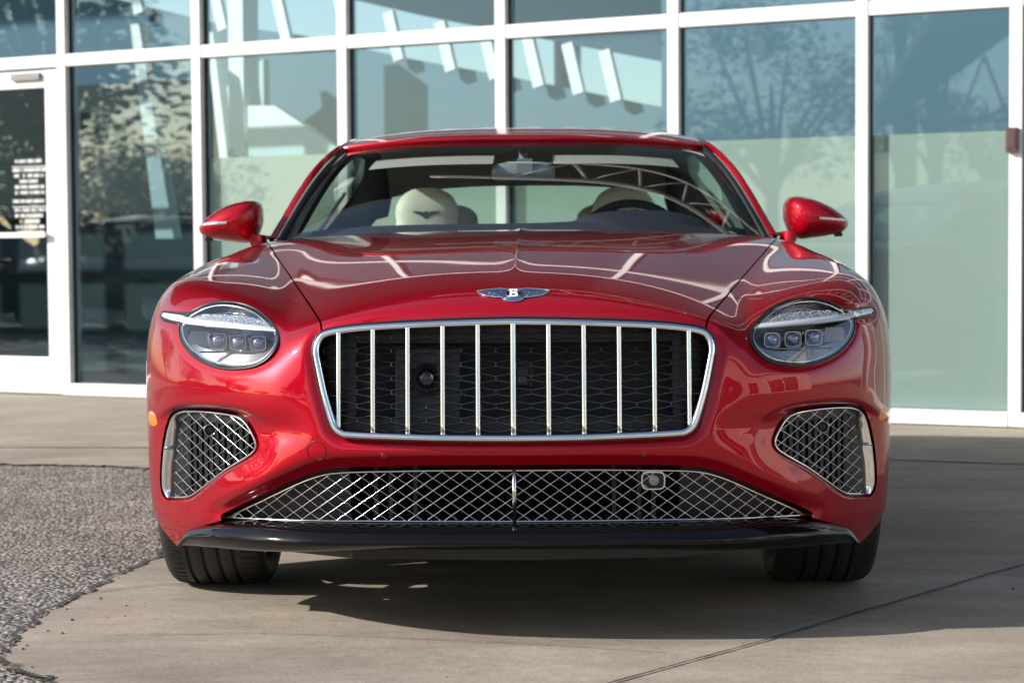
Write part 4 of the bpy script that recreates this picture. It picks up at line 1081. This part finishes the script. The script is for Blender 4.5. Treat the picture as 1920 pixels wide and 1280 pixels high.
# local axes: x along the front, y inwards, z up
PX = 1.085; HT = 3.12; TR = [2.215, 2.72]
MW = .064
GASK = mat('gasket_and_shade', (.02, .022, .022), .6)  # dark gasket strips that also stand in for the shading beside each mullion
XS = [k*PX for k in range(-9, 3)]+[2.985]+[2.985+PX*k for k in range(1, 5)]
XL, XR = XS[0], XS[-1]
for k, x in enumerate(XS):
    z0 = .012
    m = MB(); m.box((x, .0, z0+(HT-z0)/2), (MW, .11, HT-z0)); m.box((x-MW/2-.004, .006, z0+(HT-z0)/2), (.0078, .03, HT-z0-.01), None, 1); m.box((x+MW/2+.004, .006, z0+(HT-z0)/2), (.0078, .03, HT-z0-.01), None, 1); m.build('mullion', [FRAME, GASK], SB)
bays = list(zip(XS[:-1], XS[1:])); door_bay = XS.index(-3*PX)-1
for zi, z in enumerate(TR):
    for i, (a, b) in enumerate(bays):
        m = MB(); m.box(((a+b)/2, .0, z), (b-a-MW-.002, .10, .034 if zi else .078)); bevel(m.build('transom', FRAME, SB), .003)
for i, (a, b) in enumerate(bays):
    if i != door_bay:
        m = MB(); m.box(((a+b)/2, 0, .048), (b-a-MW-.002, .12, .075)); bevel(m.build('sill', FRAME, SB), .003)
# panes
def pane(a, b, z0, z1, m_, nm='window_pane', y=.012):
    q = MB(); q.add([(a, y, z0), (b, y, z0), (b, y, z1), (a, y, z1)], [(0, 1, 2, 3)]); return q.build(nm, m_, SB)
lv = [.0855]+TR+[HT]
for i, (a, b) in enumerate(bays):
    for j in range(len(lv)-1):
        pass
        z0 = lv[j]+(.035 if j else 0); z1 = lv[j+1]-.035
        if i == door_bay and j == 0: continue
        pane(a+MW/2, b-MW/2, z0, z1, GL_CLEAR if (i == door_bay+1 and j == 0) else GL_FACADE)
# frosted film inside the lower panes right of the left column of glass
for i, (a, b) in enumerate(bays):
    if a > -2*PX-.01:
        q = MB(); q.add([(a+MW/2+.004, .022, .09), (b-MW/2-.004, .022, .09), (b-MW/2-.004, .022, 1.545), (a+MW/2+.004, .022, 1.545)], [(0, 1, 2, 3)]); q.build('frosted_film', FILM, SB)
# door
da, db = bays[door_bay]; dw = db-da-MW-.012; dcx = (da+db)/2; DZ1 = 2.155
m = MB(); x0, x1 = dcx-dw/2, dcx+dw/2; yd = -.02
m.box((x0+.055, yd, DZ1/2+.008), (.11, .05, DZ1-.012)); m.box((x1-.055, yd, DZ1/2+.008), (.11, .05, DZ1-.012))
m.box((dcx, yd, DZ1-.055), (dw-.222, .048, .11)); m.box((dcx, yd, .135), (dw-.222, .048, .24))
DOOR = bevel(m.build('glass_door', FRAME, SB), .003)
q = MB(); q.add([(x0+.11, yd, .25), (x1-.11, yd, .25), (x1-.11, yd, DZ1-.11), (x0+.11, yd, DZ1-.11)], [(0, 1, 2, 3)]); q.build('door_glass', GL_DOOR, DOOR)
m = MB(); m.box((dcx, yd-.06, 1.072), (dw-.20, .022, .034)); m.box((x0+.13, yd-.04, 1.072), (.03, .05, .03)); m.box((x1-.13, yd-.04, 1.072), (.03, .05, .03)); m.build('push_bar', FRAME, DOOR)
m = MB(); m.box((x1-.26, yd-.032, 2.02+.10), (.24, .03, .045)); m.build('door_closer', mat('closer_grey', (.20, .20, .20), .4, .6), DOOR)
m = MB(); m.box((x1-.135, .075, 1.5), (.05, .02, .02)); m.build('door_bolt', FRAME, DOOR)
# white vinyl opening-hours lettering: two blocks of lines, too small to read
m = MB(); r = random.Random(4); zt = 1.565; lx = x1-.110-.36+.05
rows = [(.24, 1), (.30, 0), (.285, 1), (.26, 1), (.17, 1), (.25, 1), (.25, 1), None, (.29, 1), (.30, 0), (.285, 1), (.26, 1), (.17, 1), (.25, 1), (.25, 1)]
z = zt
for rw in rows:
    if rw is None: z -= .020; continue
    w, txt = rw; xc = lx+.15
    if not txt: m.box((xc, yd-.004, z), (w, .002, .005)); z -= .022; continue
    x = xc-w/2
    while x < xc+w/2-.01:
        L_ = r.uniform(.005, .011); h = .024
        if r.random() < .85:
            m.box((x+.0015, yd-.004, z), (.003, .002, h)); m.box((x+L_-.0015, yd-.004, z), (.003, .002, h*.8)); m.box((x+L_/2, yd-.004, z+r.choice((-1, 0, 1))*h*.38), (L_-.0065, .002, .004))
        x += L_+.003
    z -= .0375
m.build('opening_hours_lettering', mat('white_vinyl', (.82, .82, .82), .5), DOOR)
# inside
def ibox(nm, c, d, m_, M=None):
    q = MB(); q.box(c, d, M); return q.build(nm, m_, SB)
INT_FIN = mat('fin_white', (.82, .83, .82), .8); XM = (XL+XR)/2; XW = XR-XL
ibox('interior_floor', (XM, 4.6, -.05), (XW, 9.0, .10), INT_F)
ibox('back_wall', (XM, 8.2, 1.1), (XW, .1, 2.2), mat('back_wall_blue_grey', (.155, .24, .31), .9))
ibox('end_wall', (XR+.05, 4.2, HT/2), (.10, 8.2, HT), INT_WH)
ibox('end_wall', (XL-.05, 4.2, HT/2), (.10, 8.2, HT), INT_D)
# ramp parapet with a sloping top, white fins standing along it
m = MB(); prof = [(-6.9, 3.62), (-5.934, 3.30), (-3.92, 2.78), (-3.10, 2.64), (-2.16, 2.415), (-1.367, 2.253), (-.719, 2.11), (-.266, 2.004), (-.05, 1.96), (-.03, 6.58), (6.8, 6.58), (6.8, 0), (-6.9, 0)]
t = tessellate_polygon([[Vector((p[0], p[1], 0)) for p in prof]]); n = len(prof)
prof = [(x*.985, z*.985+.012) for x, z in prof]; m.add([(x, 2.5, z) for x, z in prof]+[(x, 2.6, z) for x, z in prof], [tuple(i) for i in t]+[tuple(i+n for i in q) for q in t]+[(i, (i+1) % n, n+(i+1) % n, n+i) for i in range(n)])
m.build('ramp_parapet', INT_W, SB, fixn=True)
for (x, z) in ((-4.62, 2.90), (-3.80, 2.72), (-3.20, 2.60), (-2.66, 2.66), (-2.19, 2.40), (-1.745, 2.30), (-1.375, 2.225), (-1.015, 2.15), (-.695, 2.085), (-.40, 2.02)):
    m = MB(); m.bar((x*.985-.05, 2.42, z*.985+.36), (x*.985+.04, 2.42, z*.985), .085, .05, (0, -1, 0)); m.build('white_fin', INT_FIN, SB)
# sloping soffit above the ramp
m = MB(); prof = [(-8.5, 4.25), (-6.9, 3.93), (-3.35, 3.05), (-2.2, 2.75), (-1.1, 2.50), (-.48, 2.36), (.6, 2.12), (2.2, 1.76), (6.5, .9), (6.5, 6.58), (-8.5, 6.58)]
t = tessellate_polygon([[Vector((p[0], p[1], 0)) for p in prof]]); n = len(prof)
m.add([(x, 2.9, z) for x, z in prof]+[(x, 3.0, z) for x, z in prof], [tuple(i) for i in t]+[tuple(i+n for i in q) for q in t]+[(i, (i+1) % n, n+(i+1) % n, n+i) for i in range(n)])
m.build('sloping_bulkhead', mat('bulkhead_blue_grey', (.060, .105, .145), .9), SB, fixn=True)
# white panel standing in for a sun patch, then a slanting white column at the left
def iprism(nm, poly, y, th, m_):
    q = MB(); t = tessellate_polygon([[Vector((p[0], p[1], 0)) for p in poly]]); n = len(poly)
    q.add([(x, y, z) for x, z in poly]+[(x, y+th, z) for x, z in poly], [tuple(i) for i in t]+[tuple(i+n for i in r_) for r_ in t]+[(i, (i+1) % n, n+(i+1) % n, n+i) for i in range(n)]); return q.build(nm, m_, SB, fixn=True)
iprism('sun_patch_panel', [(-2.92, .05), (-2.92, 2.009), (-2.687, 2.0), (-2.075, 1.635), (-2.0, 1.3), (-2.0, .05)], 1.6, .08, INT_WH)
iprism('white_column', [(-3.66, 2.60), (-3.585, 2.60), (-3.30, 1.05), (-3.46, 1.05)], 1.2, .10, INT_WH)
iprism('white_column', [(-3.50, 2.60), (-3.44, 2.60), (-3.24, 1.05), (-3.32, 1.05)], 1.9, .10, INT_WH)
iprism('partition', [(-3.564, 2.147), (-3.12, 2.40), (-3.12, .0), (-3.40, .0), (-3.45, 1.15)], 2.1, .08, mat('partition_pale', (.50, .60, .58), .8))
iprism('partition', [(-3.12, 2.9), (-2.99, 2.9), (-2.99, .0), (-3.12, .0)], 1.65, .20, INT_WH)
iprism('dark_backdrop', [(-7.5, 2.3), (-3.75, 2.3), (-3.75, 1.2), (-3.2, 1.2), (-3.2, 0), (-7.5, 0)], 2.3, .1, INT_D)  # dark sheet added behind the left panes so the reflections stand out
m = MB(); m.box((-3.145, .10, 1.81), (.11, .06, .135)); cr_ = bevel(m.build('card_reader', mat('reader_beige', (.34, .32, .27), .6), None), .006)
cr_.location = tuple(O_); cr_.rotation_euler = (0, 0, FA); tag(cr_, 'small beige wall box fixed at head height behind the left glass pane', 'wall box')
m = MB(); m.box((2.973, -.075, 1.492), (.062, .035, .125)); m.box((2.973, -.09, 1.492), (.045, .012, .09)); bx = bevel(m.build('alarm_box', mat('alarm_brown', (.075, .04, .035), .5), None), .004)
bx.location = tuple(O_); bx.rotation_euler = (0, 0, FA); tag(bx, 'small dark brown box fixed to the white post at the far right', 'alarm box')
ROOFM = mat('roof_white_metal', (.74, .74, .73), .45)
ibox('roof_coping', (XM, 0, HT+.022), (XW+.2, .13, .04), ROOFM)

# high dark roof deck carried over the whole showroom, white trusses under it
m = MB(); m.box((XM+1.0, 4.55, 6.75), (XW+8, 12.9, .30)); m.build('roof_deck', mat('roof_deck_dark', (.040, .045, .055), .8), SB)
for xx in (-9.2, -2.2, 5.0):
    m = MB(); m.tube([(xx, 5.5, 0), (xx, 5.5, 6.59)], .12, 12); m.build('roof_column', INT_WH, SB, True)

# ---------------------------------------------------------------- what stands around the photographer (seen mirrored in the paint and the glass)
LEAF = mat('leaf_green', (.06, .095, .03), .55, vary=(3, .45)); LEAF2 = mat('leaf_olive_sunlit', (.11, .13, .055), .55, vary=(3, .45)); BARK = mat('bark', (.075, .055, .04), .9, bump=(20, .6, .02), vary=(8, .3))  # the olive leaf is lightened as if sunlit, for far trees
def tree(x, y, h, rad, seed, label, group='trees around the parking lot', leaf=None, n=5200):
    r = random.Random(seed); T = empty('tree', label, 'tree', (x, y, -.008), r.uniform(0, 6), group)
    m = MB(); th = h*.38; m.tube([(0, 0, 0), (.05*h*.1, 0, th*.5), (.02, .03, th), (.05, 0, h*.72)], [h*.035, h*.026, h*.022, h*.006], 8)
    clumps = []
    for k in range(13):
        a = r.uniform(0, 6.283); rr_ = rad*math.sqrt(r.uniform(.02, .85)); z = th+(h-th)*r.uniform(.05, .92); rr_ *= 1-.55*abs((z-th)/(h-th)-.4)
        c = (rr_*math.cos(a), rr_*math.sin(a), z); clumps.append((c, rad*r.uniform(.30, .50)))
        m.tube([(0.02, 0, th*r.uniform(.7, 1.0)), (c[0]*.5, c[1]*.5, (th+z)*.5), c], [h*.012, h*.008, h*.003], 5)
    m.build('trunk', BARK, T, True); m = MB()
    for k in range(n):
        c, R = r.choice(clumps); d = Vector((r.gauss(0, 1), r.gauss(0, 1), r.gauss(0, .8))).normalized()*R*r.uniform(.3, 1)**.6; p = Vector(c)+d; s = rad*r.uniform(.022, .050)
        M_ = Matrix.Rotation(r.uniform(0, 6.28), 3, 'Z') @ Matrix.Rotation(r.uniform(-1.2, 1.2), 3, 'X'); q = [p+M_ @ Vector(v) for v in ((-s, 0, 0), (0, -s*.5, 0), (s, 0, s*.2), (0, s*.5, 0))]; m.add(q, [(0, 1, 2, 3)])
    m.build('crown', leaf or LEAF, T); return T
rt = random.Random(21)
TREES = [(-30.9, -2.4, 5.2, 2.6, 'dark leafy tree mirrored in the upper half of the showroom door glass'), (-25.6, .5, 4.6, 2.2, 'low dark tree mirrored behind the lettering on the showroom door'), (-34.9, -2., 6.0, 3.0, 'round tree further back, mirrored at the far left edge of the door glass'),
         (-19.1, 1.7, 8.4, 3.0, 'tall tree whose lowest branches hang into the top left pane of the showroom'), (-46.5, -11.6, 4.6, 3.0, 'small distant tree mirrored beside the white slanting columns'), (-49.9, -15.4, 4.2, 3.0, 'low distant tree mirrored above the dark parked saloon'),
         (-27.3, -21.1, 7.2, 2.7, 'pale green tree mirrored in the upper pane above the right door mirror'), (-21.9, -20.0, 8.0, 1.0, 'slim dark conifer mirrored at the left edge of the right pane'), (-23.6, -23.0, 8.2, 1.0, 'second slim dark conifer beside the first in the right pane'), (-30.5, -33.7, 6.2, 2.6, 'round tree mirrored under the canopy trusses in the right pane'),
         (-8, -38, 8, 4, 'broad tree standing far behind the photographer, mirrored in the chrome grille'), (4, -41, 7, 3.6, 'tree far behind the photographer to the right, mirrored in the bumper'), (-34, 14, 8, 4, 'big tree across the lot on the far left, mirrored in the left wing'), (-29, 22, 8, 4, 'broad tree beyond the road on the far left, mirrored in the left wing side')]
for k, (x, y, h, R, lb) in enumerate(TREES):
    tree(x, y, h, R, 30+k, lb, leaf=LEAF2 if k in (6, 9, 10) else LEAF)
flat('verge', [(-120, -80), (-22.5, -80), (-22.5, 40), (-120, 40)], -.004, GRASSM)
flat('road', [(-19.5, -80), (-14.6, -80), (-14.6, 40), (-19.5, 40)], -.004, ASPH)
# parked cars
CARG = mat('car_window_dark', (.012, .014, .016), .06, coat=.6)
def parked_car(x, y, rz, col, nm, label, sc=1.):
    T = empty('parked_car', label, 'car', (x, y, -.008), rz, 'cars parked across the lot'); P = mat(nm, col, .3, .3, coat=1.)
    secs = [(-2.28, .36, .62, .70), (-2.15, .28, .74, .84), (-1.4, .24, .88, .90), (-.6, .22, .92, .91), (.6, .22, .94, .91), (1.5, .24, .96, .90), (2.1, .28, .92, .84), (2.28, .36, .72, .72)]
    m = MB(); G = []
    for xx, zl, zu, w in secs: G.append([(xx, -w*.95, zl), (xx, -w, zl+.22), (xx, -w*.98, zu-.12), (xx, -w*.86, zu), (xx, 0, zu+.03), (xx, w*.86, zu), (xx, w*.98, zu-.12), (xx, w, zl+.22), (xx, w*.95, zl), (xx, -w*.95, zl)])
    m.grid(G); m.add([(xx, yy, zz) for xx, yy, zz in G[0][:-1]], [tuple(range(9))]); m.add([(xx, yy, zz) for xx, yy, zz in G[-1][:-1]], [tuple(range(9))])
    b = m.build('body', P, T, True, fixn=True); sharp(b, 50); subdiv(b, 1)
    m = MB(); m.grid([[(xx, -w, z), (xx*.985, -w*.96, z+.015), (xx, 0, z+.05), (xx*.985, w*.96, z+.015), (xx, w, z)] for xx, w, z in ((-.78, .60, 1.36), (-.3, .63, 1.42), (.4, .63, 1.42), (1.0, .58, 1.33))]); m.build('roof', P, T, True)
    m = MB(); a = [(-1.55, -.80, .90), (-.80, -.61, 1.365), (1.02, -.59, 1.335), (1.80, -.78, .93)]; bq = [(p[0], -p[1], p[2]) for p in a]
    m.add(a+bq, [(0, 1, 2, 3), (7, 6, 5, 4), (0, 4, 5, 1), (3, 2, 6, 7)]); m.build('windows', CARG, T)
    for sx in (-1.38, 1.40):
        for sy in (-.84, .84):
            q = MB(); q.lathe([(.20, -.10), (.31, -.10), (.325, -.06), (.325, .06), (.31, .10), (.20, .10)], (sx, sy, .325), 'y', 28); w_ = q.build('wheel', RUBBER, T, True, fixn=True)
            q = MB(); q.lathe([(.01, math.copysign(.085, sy)), (.19, math.copysign(.09, sy)), (.205, math.copysign(.10, sy))], (sx, sy, .325), 'y', 20); q.build('rim', ALLOY, w_, True)
    for sy in (-.62, .62):
        q = MB(); q.box((-2.20, sy, .68), (.16, .30, .10)); bevel(q.build('headlight', LENS2 if False else CRYST, T), .02)
        q = MB(); q.box((2.20, sy, .76), (.14, .30, .10)); bevel(q.build('tail_light', mat('tail_red', (.25, .01, .01), .2, coat=1) if 'tail_red' not in MATS else MATS['tail_red'], T), .02)
    return T
parked_car(-14.6, 2.2, math.radians(62), (.012, .012, .014), 'car_black', 'black saloon parked across the lot, mirrored in the left glass pane')
parked_car(-15.0, 5.2, math.radians(64), (.03, .06, .14), 'car_blue', 'dark blue saloon parked across the lot, mirrored in the glass door')
parked_car(-22.4, 3.9, math.radians(60), (.32, .02, .03), 'car_red', 'red saloon parked beyond the road, mirrored low in the glass door')
parked_car(-13.6, -11.5, math.radians(80), (.42, .43, .44), 'car_silver', 'silver saloon parked across the lot behind the photographer')
# white service building to the right of the photographer
WALLW = mat('white_render', (.72, .66, .58), .8, vary=(1.2, .05), bump=(40, .2, .004))
wb = empty('service_building', 'white rendered low building with dark windows standing to the right, mirrored in the red wing', 'building', (9.5, -7.5, 0))
m = MB(); m.box((3.0, 0, 2.3), (6, 17, 4.6)); m.box((2.9, 0, 4.68), (6.4, 17.4, .22)); m.build('wall', WALLW, wb)
for k in range(4):
    q = MB(); q.box((-.02, -6.2+4.1*k, 1.75), (.08, 2.7, 3.2)); w_ = bevel(q.build('window', FRAME, wb), .01)
    for j in (-.62, .62):
        q = MB(); q.box((-.065, -6.2+4.1*k+j, 1.75), (.02, 1.16, 3.05)); q.build('pane', CARG, w_)
# open steel canopy across the lot, mirrored in the right-hand pane
STEEL = mat('dark_steel', (.05, .055, .06), .6); DECK = mat('dark_roof_deck', (.045, .05, .055), .8)
cn = empty('steel_canopy', 'sloping dark canopy roof on thin steel trusses, mirrored high in the right glass pane', 'canopy', (-15.9, -13.0, 0))
u_ = Vector((1.5, -2.0, 0)).normalized(); v_ = Vector((8.1, 5.86, 0)).normalized()
def cp(a, b, z): q = u_*a+v_*b; return (q.x, q.y, z)
m = MB(); q = [cp(-.6, 0, 2.7), cp(6.5, 0, 7.9), cp(6.5, 8.5, 9.6), cp(-.6, 8.5, 4.6)]; m.add(q+[(x, y, z+.2) for x, y, z in q], [(0, 1, 2, 3), (7, 6, 5, 4), (0, 4, 5, 1), (1, 5, 6, 2), (2, 6, 7, 3), (3, 7, 4, 0)]); m.build('roof_deck', DECK, cn, fixn=True)
for a in (.55, 3.0, 5.6):
    m = MB(); m.bar(cp(a, .1, 0), cp(a, .1, 2.7+(a+.6)*.732), .12, .12); m.build('post', STEEL, cn)
m = MB(); m.bar(cp(-.6, .1, 3.25), cp(6.2, .1, 3.35), .09, .09); m.bar(cp(0, .1, 2.75), cp(5.8, .1, 4.6), .06, .06)
for k in range(6):
    a = .5+.9*k; zt = 2.7+(a+.6)*.732; m.bar(cp(a, .1, 3.3), cp(a+.45, .1, zt+.3), .05, .05); m.bar(cp(a+.45, .1, zt+.3), cp(a+.9, .1, 3.3), .05, .05)
m.build('truss', STEEL, cn)
# white tubular roof truss carried out over the right end of the forecourt
TUBE = mat('white_tube', (.78, .78, .76), .4)
tr = empty('tubular_truss', 'white tubular steel roof truss reaching out beside the showroom front, mirrored in the windscreen', 'roof truss', (5.6, 3.4, 0))
def tp(t, o=0.): return (-6.6+6.6*t, 2.6-2.6*t, 5.45-2.3*t**2.2+o)
T_l = np.linspace(0, 1, 24)
m = MB(); m.tube([tp(t) for t in T_l], .085, 10); m.build('upper_chord', TUBE, tr, True)
m = MB(); m.tube([(p[0]+.15, p[1]+.5, p[2]-.1) for p in (tp(t, -.75+.4*t) for t in np.linspace(.12, 1, 20))], .045, 8); m.build('lower_chord', TUBE, tr, True)
m = MB()
for k in range(7):
    t = .14+.12*k; a = tp(t); b = tp(t+.06, -.75+.4*t); c = tp(t+.12); b = (b[0]+.15, b[1]+.5, b[2]-.1); m.tube([a, b], .024, 6); m.tube([b, c], .024, 6)
m.build('web_bars', TUBE, tr, True)
m = MB(); m.tube([(.05, .1, 0), (.05, .1, 4.2)], .12, 12); m.build('mast', TUBE, tr, True)

# ================================================================ camera and light
cam = bpy.data.cameras.new('camera'); co = bpy.data.objects.new('camera', cam); COL.objects.link(co); scene.camera = co
cam.sensor_width = 36; cam.lens = 3666/1920*36; cam.clip_start = .05; cam.clip_end = 2000
co.location = (0, -4.6, .93)
co.matrix_world = Matrix.Translation((0, -4.6, .93)) @ Matrix.Rotation(math.pi/2-math.atan(166/3666), 4, 'X') @ Matrix.Rotation(-.007, 4, 'Z')
cam.dof.use_dof = True; cam.dof.focus_distance = 4.85; cam.dof.aperture_fstop = 5.0
SUN_AZ = Vector((-.98, -.20, 0)).normalized(); SUN_EL = math.radians(28)
sd = Vector((SUN_AZ.x*math.cos(SUN_EL), SUN_AZ.y*math.cos(SUN_EL), math.sin(SUN_EL)))
sun = bpy.data.lights.new('sun', 'SUN'); sun.energy = 4.7; sun.angle = math.radians(.53); sun.color = (1., .955, .89)
so = bpy.data.objects.new('sun', sun); COL.objects.link(so); so.rotation_euler = (-sd).to_track_quat('-Z', 'Y').to_euler(); so.location = sd*40
w = bpy.data.worlds.new('World'); scene.world = w; w.use_nodes = True; nt = w.node_tree
sk = nt.nodes.new('ShaderNodeTexSky'); sk.sky_type = 'NISHITA'; sk.sun_disc = False; sk.sun_elevation = SUN_EL; sk.sun_rotation = math.atan2(sd.x, sd.y)
sk.air_density = 1.0; sk.dust_density = 1.2; sk.ozone_density = .3
bg = nt.nodes['Background']; nt.links.new(sk.outputs[0], bg.inputs[0]); bg.inputs[1].default_value = .13
scene.view_settings.view_transform = 'Standard'; scene.view_settings.look = 'None'; scene.view_settings.exposure = .60; scene.view_settings.gamma = 1; scene.view_settings.use_curve_mapping = False
scene.cycles.max_bounces = 12; scene.cycles.transparent_max_bounces = 24; scene.cycles.glossy_bounces = 6; scene.cycles.caustics_reflective = False; scene.cycles.caustics_refractive = False
scene.cycles.sample_clamp_indirect = 6
